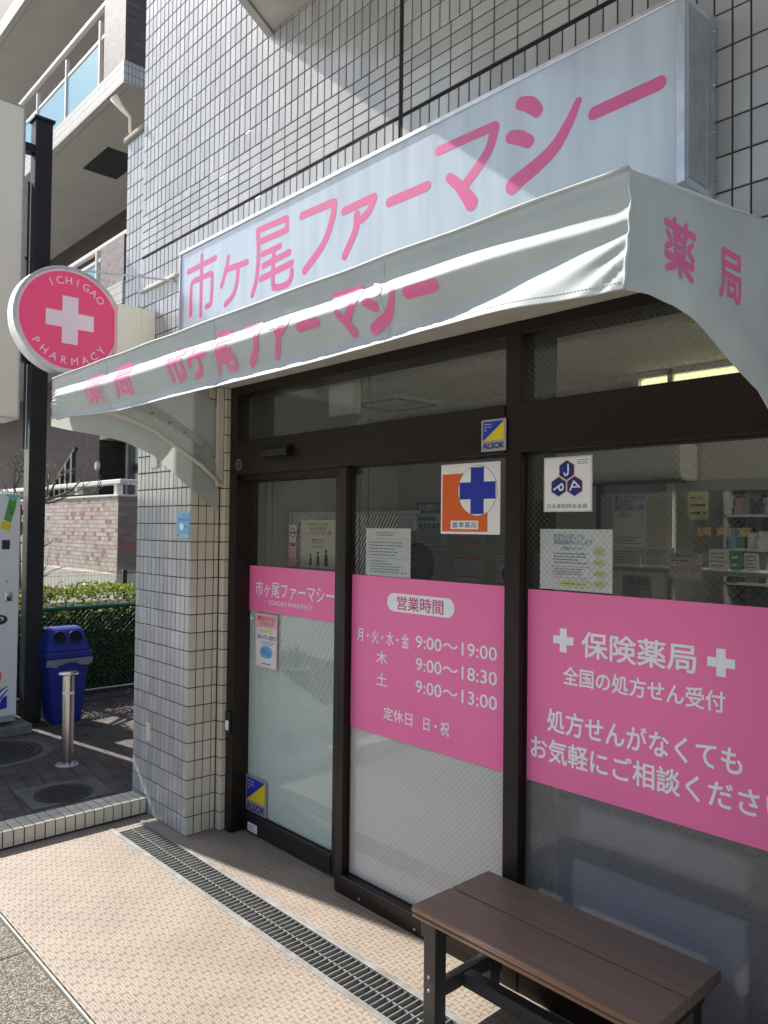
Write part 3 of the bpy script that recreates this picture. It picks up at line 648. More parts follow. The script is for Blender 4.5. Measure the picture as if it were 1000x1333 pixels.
for i in range(NX):
    for j in range(NV): bm.faces.new((gr[i][j],gr[i][j+1],gr[i+1][j+1],gr[i+1][j]))
# hem turned under, top sheet
hem=[bm.verts.new(gr[i][NV].co+Vector((0,.03,.012))) for i in range(NX+1)]
for i in range(NX): bm.faces.new((gr[i][NV],hem[i],hem[i+1],gr[i+1][NV]))
can = mb.build('valance', FAB, A, smooth=True)
mb = MB(); bm=mb.bm; tg_=[]
for i in range(61):
    x=AX0+(AX1-AX0)*i/60
    tg_.append([bm.verts.new((x,AY+.748*j/12+.001,AZT+.0005+.098*j/12-.018*math.sin(math.pi*j/12)*(.7+.3*math.sin(i*.6)))) for j in range(13)])
for i in range(60):
    for j in range(12): bm.faces.new((tg_[i][j],tg_[i+1][j],tg_[i+1][j+1],tg_[i][j+1]))
mb.build('top_sheet', FAB, A, smooth=True)
MB().tube([(AX0+(AX1-AX0)*i/60,AY-.001+.001*math.sin(i*.9),AZT+.0015+.0012*math.sin(i*.7)) for i in range(61)],.0045,8).build('piping', FAB, A, smooth=True)
mb=MB()
for i in range(330):
    x=.02+i*.0092; mb.tube([VAL(x,zbot(x)+.016,.0006),VAL(x+.0052,zbot(x+.0052)+.016,.0006)],.0007,4)
mb.build('stitching',mat('grey_thread',(.33,.36,.36),.7),A)
for sx_ in (.62,1.505,2.36):
    MB().tube([VAL(sx_+.0012*math.sin(j*1.3),AZT+(zbot(sx_)-AZT)*j/24,.0002) for j in range(25)],.0011,5).build('seam',FAB,A,smooth=True)
# end panels: upper edge follows the roof, lower edge an arch towards the wall
LOW=[(-.75,2.05),(-.66,2.056),(-.562,2.052),(-.489,2.042),(-.38,2.012),(-.25,1.968),(-.10,1.865),(.03,1.765),(.10,1.715),(.16,1.665)]
def low(y,l=LOW):
    for (a,b),(c,d) in zip(l,l[1:]):
        if a<=y<=c: return b+(d-b)*(y-a)/(c-a)
    return l[-1][1] if y>l[-1][0] else l[0][1]
def ztop(y): return AZT+.098*min(1,max(0,(y+.75)/.748))
def end_panel(x,yend,lowl,sgn,nm):
    mb=MB(); bm=mb.bm; g_=[]; NY,NZ=44,20
    for i in range(NY+1):
        y0_=AY+(yend-AY)*i/NY; y=y0_; zt=ztop(y)-(max(0,y)*.9); zl=low(y,lowl); c=[]
        for j in range(NZ+1):
            z=zt+(zl-zt)*j/NZ; y=y0_+(VAL(x,z).y-AY)*max(0,1-i/8)
            wv=.010*noise.noise((y*3.3-z*2,z*3.2,x))*math.sin(math.pi*min(1,i/NY*1.0))+.004*math.sin((y+z*1.2)*26)*(j/NZ)*math.exp(-abs(y+.45)*3)
            c.append(bm.verts.new((x+sgn*(wv),y,z)))
        g_.append(c)
    for i in range(NY):
        for j in range(NZ):
            f=(g_[i][j],g_[i][j+1],g_[i+1][j+1],g_[i+1][j]); bm.faces.new(f if sgn<0 else f[::-1])
    return mb.build(nm, FAB, A, smooth=True)
LOWR=[(-.75,2.048),(-.66,2.060),(-.562,2.060),(-.489,2.049),(-.381,2.017),(-.258,1.978),(-.10,1.925),(0,1.85),(.16,1.70)]
LOWL=[(-.76,2.062),(-.637,2.046),(-.48,2.034),(-.38,2.015),(-.232,1.958),(-.098,1.862),(.043,1.755),(.17,1.665)]
for x_ in (AX0,AX1):
    MB().tube([VAL(x_,AZT+(zbot(x_)-AZT)*j/16)+Vector((.0015*math.sin(j*1.9),0,0)) for j in range(17)],[.0032+.0012*abs(math.sin(j*2.3)) for j in range(17)],6).build('corner_seam', FAB, A, smooth=True)
end_panel(AX0,.165,LOWL,-1,'end_panel'); end_panel(AX1,.165,LOWR,1,'end_panel')
ER=SX(AX1+.001)
def ERm(a,b,k=0):
    y,z=a,b; wv=.010*noise.noise((y*3.3-z*2,z*3.2,AX1))
    i=(y-AY)/(.165-AY); zt=ztop(y); j=(zt-z)/max(.01,zt-low(y,LOWR))
    return Vector((AX1+wv*math.sin(math.pi*min(1,max(0,i)))+.004*math.sin((y+z*1.2)*26)*j*math.exp(-abs(y+.45)*3)+.0006+k,y,z))
# awning frame: curved lower pipes at both ends, wall bars, front rail
def pipes(x):
    mb=MB(); P=[(-.74,2.10),(-.62,2.145),(-.50,2.153),(-.383,2.134),(-.234,2.085),(-.10,2.006),(.049,1.917),(.165,1.825)]
    mb.tube([(x,a,b) for a,b in P],.0125,12); return mb.build('end_pipe',PIPE,A,smooth=True)
pipes(.035); pipes(3.03)
for x in (.03,3.02): MB().box(x-.004,x+.012,.135,.175,1.81,2.36,.001,1).build('wall_bar',PIPE,A)
MB().tube([(.03,-.735,2.272),(3.04,-.735,2.272)],.011,10).build('front_rail',PIPE,A,smooth=True)
# inner lacing flap with eyelets and cord at the left end
FLP=[(-.50,2.19),(-.42,2.195),(-.322,2.185),(-.235,2.165),(-.148,2.125),(-.07,2.085),(-.01,2.05),(.05,2.01),(.111,1.96),(.135,1.93)]
mb=MB(); bm=mb.bm; pr=None
for a,b in FLP:
    c=[bm.verts.new((.017+.006*t,a+.01*t,b+.055*(1-t)+.0*t)) for t in (0,.5,1)]
    if pr:
        for j in range(2): bm.faces.new((pr[j],pr[j+1],c[j+1],c[j]))
    pr=c
mb.build('lacing_flap',FAB,A,smooth=True)
cord=MB(); BRASS=mat('brass_eyelet',(.35,.24,.13),.4,metal=.8)
for a,b in ((-.36,2.195),(-.25,2.17),(-.15,2.13),(-.06,2.085),(.05,2.02),(.12,1.965)):
    MB().lathe((.0245,a+.005,b+.006),(1,0,0),[(.009,0),(.0085,.003),(.004,.003),(.004,0)],14).build('eyelet',BRASS,A)
    cord.tube([(.027,a+.005,b+.006),(.044,a-.03,b-.02),(.046,a-.06,b-.035)],.0016,6)
    cord.tube([(.027,a+.005,b+.006),(.046,a+.02,b-.055)],.0016,6)
cord.build('lacing_cord',PIPE,A)
# glyphs
def norm(n):
    st=GL[n]; xs=[p[0] for s,_ in st for p in s]; zs=[p[1] for s,_ in st for p in s]
    x0,x1,z0,z1=min(xs),max(xs),min(zs),max(zs); dz=max(z1-z0,1e-6)
    return [([((a-x0)/(x1-x0),(b-z0)/dz if z1-z0>.02 else .5) for a,b in s],w_) for s,w_ in st]
GN={n:norm(n) for n in GL}
GN['yaku']=[([(.0,.88),(1,.88)],1),([(.3,1),(.3,.76)],.9),([(.7,1),(.7,.76)],.9),([(.47,.79),(.43,.71)],.7),
 ([(.33,.68),(.33,.38)],.8),([(.33,.69),(.67,.69)],.8),([(.67,.68),(.67,.38)],.8),([(.36,.53),(.64,.53)],.7),([(.33,.38),(.67,.38)],.7),
 ([(.05,.70),(.18,.60)],.8),([(.0,.42),(.18,.52)],.8),([(.95,.70),(.82,.60)],.8),([(.82,.53),(1,.42)],.8),
 ([(.0,.27),(1,.27)],.95),([(.5,.36),(.5,0)],1),([(.42,.24),(.28,.12),(.04,.03)],.9),([(.58,.24),(.72,.12),(.97,.03)],.9)]
GN['kyoku']=[([(.14,.97),(.92,.97)],1),([(.92,.95),(.92,.73)],1),([(.18,.73),(.90,.73)],.9),([(.14,.95),(.14,.45),(.10,.2),(.0,.02)],1),
 ([(.20,.50),(.95,.50)],.9),([(.96,.48),(.95,.2),(.91,.05),(.78,.01)],1),([(.36,.33),(.36,.08)],.9),([(.38,.34),(.72,.34)],.85),([(.72,.32),(.72,.11)],.85),([(.38,.10),(.70,.10)],.85)]
kk=.0010
for nm,a0,a1,b0,b1,wd in (('yaku',.432,.590,2.122,2.243,.017),('kyoku',.727,.872,2.122,2.238,.020),('shi',1.186,1.306,2.117,2.228,.021),('ke',1.343,1.458,2.117,2.206,.020),('o',1.512,1.630,2.113,2.235,.018),
    ('fu',1.700,1.790,2.110,2.222,.022),('a',1.850,1.945,2.112,2.205,.020),('bar',2.002,2.085,2.168,2.176,.024),('ma',2.155,2.266,2.122,2.232,.021),('si',2.302,2.408,2.116,2.222,.022),('bar2',2.456,2.546,2.172,2.180,.024)):
    mb=MB()
    for st,wk in GN[nm]:
        pts=[(a0+(a1-a0)*p,b0+(b1-b0)*q) for p,q in st]; ww=[wd*.9*x for x in wk] if isinstance(wk,(tuple,list)) else wd*wk
        ribbon(mb,pts,ww,VAL,kk,step=.004); kk+=.00002
    mb.build('lettering',FABL,A,smooth=True)
for nm,a0,a1,b0,b1,wd in (('yaku',-.605,-.480,2.128,2.238,.017),('kyoku',-.342,-.234,2.130,2.240,.0165)):
    kk=.0004; mb=MB()
    for st,wk in GN[nm]:
        ribbon(mb,[(a0+(a1-a0)*p,b0+(b1-b0)*q) for p,q in st],wd*wk,ERm,kk,step=.004); kk+=.00003
    mb.build('lettering',FABL,A,smooth=True)

# ------------------------------------------------------------------ round projecting sign
RX=-.50; RC=Vector((RX,-.485,2.722)); RR=.300
RS=thing('round_sign','round pink pharmacy sign with white cross projecting from the wall on an arm','sign',(RX,-.1,2.4))
mb=MB(); mb.lathe(RC,(1,0,0),[(RR-.012,-.100),(RR,-.098),(RR,-.004),(RR-.004,0),(RR-.013,.0005),(RR-.016,-.004)],72); mb.lathe(RC,(1,0,0),[(0,-.099),(RR-.012,-.099)],72)
mb.build('rim',RIMM,RS,smooth=False)
MB().lathe(RC,(1,0,0),[(RR-.016,-.004),(0,-.004)],72).build('face_edge',mat('pale_face_edge',(.78,.55,.62),.2,coat=.4),RS)
RP=PL(RC,(0,1,0))
RP.disc(0,0,.270,.270,-.0025,n=72).build('pink_face',PINKR,RS)
a,b=.132,.044
RP.poly([(-b,-a),(b,-a),(b,-b),(a,-b),(a,b),(b,b),(b,a),(-b,a),(-b,b),(-a,b),(-a,-b),(-b,-b)],-.0012).build('white_cross',FADE,RS)
mb=MB()
def arc(word,mid_deg,span,rad,h,flip):
    n=len(word)
    for i,ch in enumerate(word):
        t=mid_deg+(span*(i/(n-1)-.5))*(-1 if not flip else 1); me=text_mesh(ch)
        xs=[v.co.x for v in me.vertices]; cx=(min(xs)+max(xs))/2
        c=R(t); o=Vector((math.cos(c),math.sin(c)))*rad; ang=c-math.pi/2 if not flip else c+math.pi/2
        ca,sa=math.cos(ang),math.sin(ang); s=h/.72
        for v in me.vertices:
            x,y=(v.co.x-cx)*s,(v.co.y-.36)*s; v.co=RP.at(o.x+x*ca-y*sa,o.y+x*sa+y*ca,-.0012)
        mb.bm.from_mesh(me); bpy.data.meshes.remove(me)
arc('ICHIGAO',80,78,.222,.043,False); arc('PHARMACY',270,104,.226,.043,True)
mb.build('lettering',FADE,RS)
mb=MB(); mb.box(RX-.06,RX+.045,-.232,-.09,2.56,2.862,.004); mb.box(RX-.06,RX+.046,-.09,-.001,2.55,2.858,.004); mb.build('arm_box',CAB,RS)
MB().tube([(RX+.005,-.40,3.018),(-.225,-.002,2.990)],.006,8).build('stay_rod',STEEL,RS)
# ------------------------------------------------------------------ stickers and notices
def plate(name,label,cat,pl,a0,a1,b0,b1,m,k=0,group=None):
    c=pl.at((a0+a1)/2,b0,k); t=thing(name,label,cat,c,group); pl.card(a0,a1,b0,b1,k).build('backing',m,t); return t
def sec(pl,a0,a1,b0,b1,label,small):
    t=plate('security_sticker',label,'sticker',pl,a0,a1,b0,b1,GREYF,.0,'security company stickers')
    W,H=a1-a0,b1-b0; q=lambda x,y:(a0+W*x,b0+H*y)
    pl.poly([q(.07,.94),q(.07,.34),q(.93,.94)],.002).build('blue_half',BLUE,t)
    pl.poly([q(.93,.92),q(.10,.34),q(.93,.34)],.0022).build('yellow_half',YEL,t)
    mb=MB()
    for i,s in enumerate(('Always','Security','OK')): text(pl,s,(*[a0+W*v for v in ((.12,.42) if i<2 else (.12,.22))],b0+H*(.82-.09*i),b0+H*(.88-.09*i)),None,k=.0026,join=mb)
    mb.build('small_lettering',WHITE,t)
    text(pl,'ALSOK',(a0+W*.07,a0+W*.93,b0+H*.09,b0+H*.27),NAVY,t,k=.0024,off=.09)
    return t
sec(FX(.2005),1.896,2.016,1.884,2.006,'small blue and yellow security sticker on the dark transom beside the mullion',1)
sec(FX(.3065),.116,.322,.004,.208,'large blue and yellow security sticker at the bottom of the door glass',0)
# pharmacy standard sign
K=FX(.247)
t=plate('pharmacy_plate','white and orange plate with a blue cross in a circle stuck on the middle window','sign',K,1.643,1.954,1.566,1.850,WHITE)
W,H=.311,.284; q=lambda x,y:(1.643+W*x,1.850-H*y)
K.poly([q(.025,.14),q(.80,.14),q(.80,.965),q(.025,.965)],.0016).build('orange_field',ORANGE,t)
c=q(.63,.39); K.disc(c[0],c[1],.101,.101,.002).build('circle_outline',INK,t); K.disc(c[0],c[1],.0995,.0995,.0024).build('white_circle',WHITE,t)
a,b=.093,.034; K.poly([(c[0]+x,c[1]+y) for x,y in((-b,-a),(b,-a),(b,-b),(a,-b),(a,b),(b,b),(b,a),(-b,a),(-b,b),(-a,b),(-a,-b),(-b,-b))],.0028).build('blue_cross',BLUE,t)
p0=q(.18,.93); p1=q(.65,.81); K.rect(p0[0],p1[0],p0[1],p1[1],.0022).build('label_field',WHITE,t)
text(K,'基準薬局',(p0[0]+.008,p1[0]-.008,p0[1]+.005,p1[1]-.005),NAVY,t,k=.0026)
# association plate with three hexagons
t=plate('association_plate','white plate with three navy hexagons lettered J P A on the right window','sign',K,2.156,2.357,1.652,1.849,WHITE)
mb=MB()
for a0,a1,b0,b1 in ((2.159,2.354,1.8455,1.8465),(2.159,2.354,1.6545,1.6555),(2.159,2.160,1.655,1.846),(2.353,2.354,1.655,1.846)): K.rect(a0,a1,b0,b1,.0016,mb)
text(K,'日本薬剤師会会員',(2.172,2.338,1.664,1.680),None,k=.0016,join=mb); ink_lines(K,(2.297,2.350,1.818,1.838),3,.0016,mb=mb); mb.build('caption',INK,t)
hx=lambda cx,cz,r:[(cx+r*math.cos(R(30+60*i)),cz+r*math.sin(R(30+60*i))) for i in range(6)]
r_=.0385; H3=[(2.2535,1.800),(2.2535-r_*.866,1.800-r_*1.5),(2.2535+r_*.866,1.800-r_*1.5)]
mg=MB(); mn=MB(); ml=MB()
for i,(x,z) in enumerate(H3):
    K.poly(hx(x,z,r_),.0016+.0001*i,mg); K.poly(hx(x,z,r_-.0035),.0020,mn)
mg.build('gold_outline',GOLD,t); mn.build('hexagon',NAVY,t)
def stroke(pts,w_=.0065): ribbon(ml,pts,w_,K.at,.0024+.0001*len(ml.bm.faces)/50,step=.002)
x,z=H3[0]; stroke([(x+.006,z+.02),(x+.006,z-.008),(x+.001,z-.017),(x-.006,z-.017),(x-.010,z-.010)])
x,z=H3[1]; stroke([(x-.020,z-.010),(x+.014,z+.010)]); stroke([(x+.0,z+.0015),(x+.006,z-.012),(x+.016,z-.010),(x+.019,z+.000),(x+.014,z+.009)])
x,z=H3[2]; stroke([(x-.018,z-.014),(x-.003,z+.017)]); stroke([(x-.002,z+.017),(x+.020,z-.004)]); stroke([(x-.013,z-.003),(x+.011,z-.003)],.005)
ml.build('lettering',WHITE,t)
# white notice on the right window
t=plate('notice_sheet','white laminated notice with teal heading and yellow ovals on the right window','notice',FX(.2555),2.135,2.432,1.372,1.590,PAPER)
K2=FX(.2535); mb=MB()
text(K2,'処方せんなしでも\n医薬品販売いたします',(2.195,2.355,1.535,1.574),None,k=.001,join=mb,align='LEFT'); mb.build('heading',TEALK,t)
mb=MB(); text(K2,'ご相談ください',(2.225,2.318,1.515,1.529),None,k=.001,join=mb); mb.build('subheading',mat('green_teal_ink',(.05,.3,.25),.5),t)
mb=MB(); ink_lines(K2,(2.195,2.34,1.465,1.508),4,.001,mb=mb,seed=4); ink_lines(K2,(2.2,2.33,1.425,1.452),3,.001,mb=mb,seed=8)
for a0,a1,b0,b1 in ((2.19,2.345,1.4565,1.4575),(2.19,2.345,1.417,1.418),(2.19,2.191,1.418,1.457),(2.344,2.345,1.418,1.457)): K2.rect(a0,a1,b0,b1,.001,mb)
mb.build('fine_print',INKL,t)
mb=MB()
for cx,cz,ra,rb in ((2.382,1.512,.026,.016),(2.384,1.474,.026,.014),(2.385,1.436,.026,.014),(2.386,1.402,.025,.014),(2.285,1.396,.072,.015)): K2.disc(cx,cz,ra,rb,.0012,mb,n=28)
mb.build('yellow_oval',PYEL,t)
mb=MB(); ink_lines(K2,(2.235,2.335,1.391,1.402),1,.0018,mb=mb,seed=3)
for cz in (1.512,1.474,1.436,1.402): ink_lines(K2,(2.366,2.40,cz-.006,cz+.006),2,.0018,mb=mb,seed=int(cz*999))
mb.build('oval_print',INKL,t)
# white notice on the middle window
t=plate('notice_sheet','plain white form sheet with a ruled box taped inside the middle window','notice',FX(.2555),1.168,1.458,1.372,1.586,PAPER)
mb=MB(); ink_lines(K2,(1.235,1.40,1.55,1.572),2,.001,mb=mb,seed=11)
for a0,a1,b0,b1 in ((1.185,1.445,1.5375,1.5385),(1.185,1.445,1.452,1.453),(1.185,1.186,1.452,1.538),(1.444,1.445,1.452,1.538)): K2.rect(a0,a1,b0,b1,.001,mb)
ink_lines(K2,(1.195,1.43,1.46,1.53),5,.001,mb=mb,seed=13); ink_lines(K2,(1.20,1.44,1.385,1.445),5,.001,mb=mb,seed=15,ragged=.6); mb.build('print',mat('grey_ink',(.2,.21,.21),.6),t)
# small flyer on the door
D_=FX(.3065)
t=plate('flyer','small pink and white flyer below the pink band at the left of the door','flyer',D_,.192,.402,.815,1.112,PPINK)
D_.rect(.202,.392,.825,1.035,.0016).build('white_field',PAPER,t); D_.disc(.30,.905,.062,.035,.0020,n=28).build('blue_oval',SKYB,t)
mb=MB(); text(D_,'新型コロナウイルス\nインフルエンザ',(.215,.380,1.048,1.098),None,k=.002,join=mb,off=.02); mb.build('heading',RED,t)
mb=MB(); D_.rect(.235,.36,1.008,1.028,.0018,mb); mb.build('yellow_field',PYEL,t)
mb=MB(); text(D_,'045-971-0093',(.212,.385,.972,.997),None,k=.002,join=mb,off=.02); ink_lines(D_,(.25,.385,.942,.965),2,.002,mb=mb,seed=21); ink_lines(D_,(.255,.35,.885,.925),4,.0026,mb=mb,seed=22); ink_lines(D_,(.262,.385,.832,.850),1,.002,mb=mb,seed=23); mb.build('print',NAVY,t)
# door details
t=plate('maintenance_label','small white maintenance label on the bottom rail of the door','label',FX(.2785),.187,.277,-.078,-.033,PAPER); mb=MB(); ink_lines(FX(.2785),(.195,.268,-.072,-.040),4,.0016,mb=mb,seed=5); mb.build('print',INK,t)
sb=thing('door_sensor','small dark sensor box on the transom above the sliding door','sensor',(.53,.19,1.94))
MB().prism([(.42,.2015,1.945),(.42,.165,1.950),(.42,.165,1.985),(.42,.185,2.004),(.42,.2015,2.004)],(.235,0,0),.002).build('housing',ALU2,sb); MB().box(.43,.645,.168,.19,1.942,1.9455).build('lens',HOLE,sb)
rs=thing('round_seal','small round dark blue seal at the left end of the transom','sticker',(.167,.2,1.90)); PS=FX(.2005)
PS.disc(.162,1.927,.030,.030,.0006,n=32).build('border',GREYF,rs); PS.disc(.162,1.927,.027,.027,.0012,n=32).build('disc',mat('slate_blue',(.04,.05,.09),.4),rs)
# lever switch on the jamb
t=thing('door_switch','narrow black and white switch plate on the left door jamb','switch',(.1,.2,.45)); MB().box(.07,.112,.196,.2095,.445,.565,.003).build('plate',ALU2,t); MB().box(.076,.106,.192,.1955,.462,.515,.001,1).build('white_label',WHITE,t)
# blue sticker on the pillar
F0=FX(-.0015)
t=plate('walking_sticker','small sky blue walking route sticker high on the tiled pillar','sticker',F0,-.150,-.004,1.513,1.663,SKYB)
mb=MB(); text(F0,'ウォーキング',(-.135,-.015,1.612,1.634),None,k=.002,join=mb,off=.02); mb.build('lettering',NAVY,t)
mb=MB(); F0.rect(-.125,-.02,1.524,1.538,.002,mb); mb.build('yellow_field',PYEL,t)
mb=MB(); F0.disc(-.092,1.583,.024,.02,.002,mb,n=20); mb.build('white_blot',WHITE,t); mb=MB(); ink_lines(F0,(-.115,-.028,1.527,1.535),1,.0026,mb=mb,seed=2); ink_lines(F0,(-.08,-.03,1.642,1.652),1,.002,mb=mb,seed=6); text(F0,'ポイント',(-.062,-.015,1.575,1.590),None,k=.0026,join=mb); mb.build('print',INK,t)
F0.poly([(-.135,1.522),(-.135,1.545),(-.117,1.533)],.0024).build('red_mark',RED,t)
# ------------------------------------------------------------------ interior things seen through the glass
hs=thing('striped_screen','glass screen with white diagonal stripes standing just inside the sliding door','screen',(.8,.5,.0))
MB().box(.27,1.130,.498,.501,.3,1.655).build('striped_panel',STRIPE,hs)
MB().box(.25,1.25,.48,.52,1.655,1.672,.003).box(1.130,1.235,.485,.515,1.575,1.655,.003).box(1.130,1.150,.485,.515,-.1,1.575).box(.25,.27,.485,.515,-.1,1.655).build('screen_frame',SHELF,hs)
CK=FX(.475)
t=plate('cough_poster','cream poster with mirror-reversed print and standing figures on the striped screen','poster',CK,.372,.678,1.368,1.628,PAPERC)
mb=MB(); text(CK,'あなたの咳や\n周囲の人を\n思う咳エチケット',(.41,.64,1.545,1.615),None,k=.002,join=mb,mirror=True); text(CK,'STOP!',(.475,.575,1.500,1.525),None,k=.002,join=mb,mirror=True); ink_lines(CK,(.48,.58,1.475,1.49),1,.002,mb=mb)
for x,s in ((.465,.7),(.53,.85),(.60,1)):
    CK.disc(x,1.385+.075*s,.010*s,.011*s,.002,mb,n=18); CK.poly([(x-.016*s,1.38),(x+.016*s,1.38),(x+.012*s,1.385+.06*s),(x-.012*s,1.385+.06*s)],.002,mb)
mb.build('print',INK,t)
t=plate('no_smoking_notice','narrow white notice with a red ring at the left of the striped screen','notice',CK,.262,.332,1.50,1.60,PAPER); CK.disc(.297,1.556,.028,.028,.0016,n=28).build('red_ring',RED,t); CK.disc(.297,1.556,.021,.021,.0020,n=28).build('ring_field',PAPER,t); CK.rect(.27,.325,1.552,1.560,.0024).build('bar',INK,t)
t=plate('pink_notice','small pink notice below the red ring notice on the striped screen','notice',CK,.262,.332,1.37,1.48,PPINK); mb=MB(); ink_lines(CK,(.27,.325,1.38,1.47),6,.002,mb=mb); mb.build('print',RED,t)
WI=FX(1.895)
t=plate('health_poster','blue and white medical information poster on the inner wall','poster',WI,-.135,.165,1.442,1.778,PAPER); WI.rect(-.135,.165,1.70,1.778,.0016).build('blue_header',mat('mid_blue_ink',(.03,.22,.45),.5),t)
mb=MB(); WI.rect(-.12,.06,1.645,1.672,.0018,mb)
for i in range(5): WI.disc(-.095+.044*i,1.608,.019,.022,.0018,mb,n=16)
WI.rect(-.125,.15,1.452,1.468,.0018,mb); mb.build('blue_field',mat('cyan_ink',(.05,.35,.6),.5),t)
text(WI,'急な病気やけが',(-.115,.15,1.715,1.765),WHITE,t,k=.002,off=.02); mb=MB(); ink_lines(WI,(-.115,.145,1.475,1.585),7,.002,mb=mb,seed=31); mb.build('print',INK,t)
t=plate('price_notice','small white notice with red lines right of the blue poster on the inner wall','notice',WI,.188,.512,1.456,1.582,PAPER); mb=MB(); ink_lines(WI,(.2,.5,1.465,1.575),7,.002,mb=mb,seed=33); mb.build('print',RED,t)
t=plate('pink_bordered_sheet','white sheet with pink borders low on the inner wall','notice',WI,.228,.488,1.236,1.40,PAPER); mb=MB(); WI.rect(.24,.475,1.385,1.395,.0016,mb); WI.rect(.24,.475,1.262,1.270,.0016,mb); ink_lines(WI,(.24,.47,1.28,1.378),7,.0018,mb=mb,seed=35); mb.build('print',mat('magenta_ink',(.5,.05,.2),.5),t)
t=plate('grey_sheet','grey printed sheet at the right end of the inner wall','notice',WI,.60,.85,1.24,1.42,PAPER); mb=MB(); WI.disc(.70,1.30,.05,.06,.0016,mb); ink_lines(WI,(.62,.84,1.36,1.41),3,.0018,mb=mb); mb.build('print',INK,t)
# person seated in the waiting area, back of head towards the glass
P_=thing('person','person in a dark navy jacket with black hair seated inside behind the window','person',(.60,1.3,.30))
def skin(name,verts,edges,rad,m,lev=2):
    me=bpy.data.meshes.new(name); me.from_pydata(verts,edges,[]); o=bpy.data.objects.new(name,me); COL.objects.link(o); sk=o.modifiers.new('skin','SKIN'); 
    for v,r_ in zip(me.skin_vertices[0].data,rad): v.radius=r_ if isinstance(r_,tuple) else (r_,r_)
    me.skin_vertices[0].data[0].use_root=True
    sb_=o.modifiers.new('sub','SUBSURF'); sb_.levels=lev; sb_.render_levels=lev
    dg=bpy.context.evaluated_depsgraph_get(); dg.update(); m2=bpy.data.meshes.new_from_object(o.evaluated_get(dg)); bpy.data.objects.remove(o); bpy.data.meshes.remove(me); m2.name=name
    return link(name,m2,m,P_,smooth=True)
px,py=.60,1.2
V=[(px+.08,py,.42),(px+.08,py,.62),(px+.06,py,.92),(px+.05,py-.01,1.12),(px+.03,py-.02,1.22),(px+.012,py-.02,1.30),(px,py-.03,1.38),(px,py-.03,1.45),
   (px-.12,py,1.17),(px-.17,py+.02,.98),(px-.14,py+.2,.82),(px-.02,py+.33,.80),(px+.20,py,1.18),(px+.26,py+.02,1.0),(px+.24,py+.2,.83),(px+.12,py+.33,.80),
   (px-.01,py+.1,.42),(px-.03,py+.42,.45),(px-.03,py+.45,.05),(px-.03,py+.56,.0),(px+.17,py+.1,.42),(px+.19,py+.42,.45),(px+.19,py+.45,.05),(px+.19,py+.56,.0)]
Ed=[(0,1),(1,2),(2,3),(3,4),(4,5),(5,6),(6,7),(3,8),(8,9),(9,10),(10,11),(3,12),(12,13),(13,14),(14,15),(0,16),(16,17),(17,18),(18,19),(0,20),(20,21),(21,22),(22,23)]
Rd=[(.15,.12),(.15,.11),(.16,.11),(.15,.10),(.075,.07),(.055,.055),(.075,.09),(.07,.085),.075,.055,.045,.035,.075,.055,.045,.035,.085,.065,.05,.04,.085,.065,.05,.04]
skin('body',V,Ed,Rd,JACKET)
mb=MB(); bmesh.ops.create_icosphere(mb.bm,subdivisions=4,radius=1)
for v in mb.bm.verts:
    n_=noise.noise(v.co*3)*.05; v.co=Vector((px-.0+v.co.x*(.088+n_*.12),py-.035+v.co.y*(.105+n_*.1),1.385+v.co.z*(.118+n_*.12)-(.02 if v.co.z<-.3 else 0)))
mb.build('hair',HAIR,P_,smooth=True)
mb=MB(); bmesh.ops.create_icosphere(mb.bm,subdivisions=3,radius=1)
for v in mb.bm.verts: v.co=Vector((px-.028+v.co.x*.070,py+.012+v.co.y*.085,1.365+v.co.z*.100))
mb.tube([(px-.09,py-.03,1.35),(px-.10,py-.035,1.38),(px-.095,py-.03,1.405)],[.010,.014,.008],8)
mb.tube([(px-.075,py+.075,1.40),(px-.095,py+.092,1.358),(px-.075,py+.078,1.35)],[.008,.014,.008],8)
mb.build('face',SKIN,P_,smooth=True)
mb=MB(); mb.tube([(px+.02,py-.075,1.235),(px+.11,py-.03,1.225),(px+.12,py+.06,1.215),(px+.03,py+.10,1.20)],.045,10); mb.tube([(px+.02,py-.075,1.235),(px-.075,py-.02,1.23),(px-.08,py+.06,1.215),(px+.03,py+.10,1.20)],.045,10); mb.build('collar',JACKET,P_,smooth=True)
# waiting sofa (dark frame seen through the frosted film) and panels
sf=thing('waiting_sofa','dark framed waiting sofa with pale blue back panel behind the frosted right window','sofa',(2.7,.5,-.1))
MB().box(2.262,2.868,.280,.30,.0,.425,.01).build('back_panel',mat('pale_blue_vinyl',(.50,.51,.61),.5),sf)
mb=MB(); mb.box(2.205,2.258,.272,.33,.0,.48,.008); mb.box(2.258,2.872,.272,.33,.428,.48,.008); mb.box(2.872,2.935,.272,.33,.0,.48,.008); mb.box(2.20,3.1,.29,.33,.618,.67,.004); mb.build('frame',DARK,sf)
MB().box(2.262,2.868,.300,.33,.49,.61,.02).build('upper_back',mat('beige_vinyl',(.66,.60,.56),.6),sf)
MB().box(2.2,2.95,.34,.80,.2,.33,.02).build('seat',mat('dark_vinyl',(.05,.05,.06),.5),sf)
MB().box(-.1,2.12,.9,.94,-.1,.6).box(2.2,4.2,.95,.98,-.1,.62).build('low_partition',mat('beige_panel',(.74,.69,.64),.6),None,label='beige low partition panel inside behind the frosted windows',cat='partition')
# seating for the person
mb=MB(); mb.box(.2,1.2,1.05,1.5,.22,.34,.03); ws=thing('waiting_bench','low dark waiting bench under the seated person inside','bench',(.7,1.3,-.1)); mb.build('seat',mat('bench_vinyl',(.06,.05,.05),.5),ws)
for x in (.3,1.1): MB().box(x,x+.05,1.1,1.45,-.1,.22).build('leg',LEG,ws)
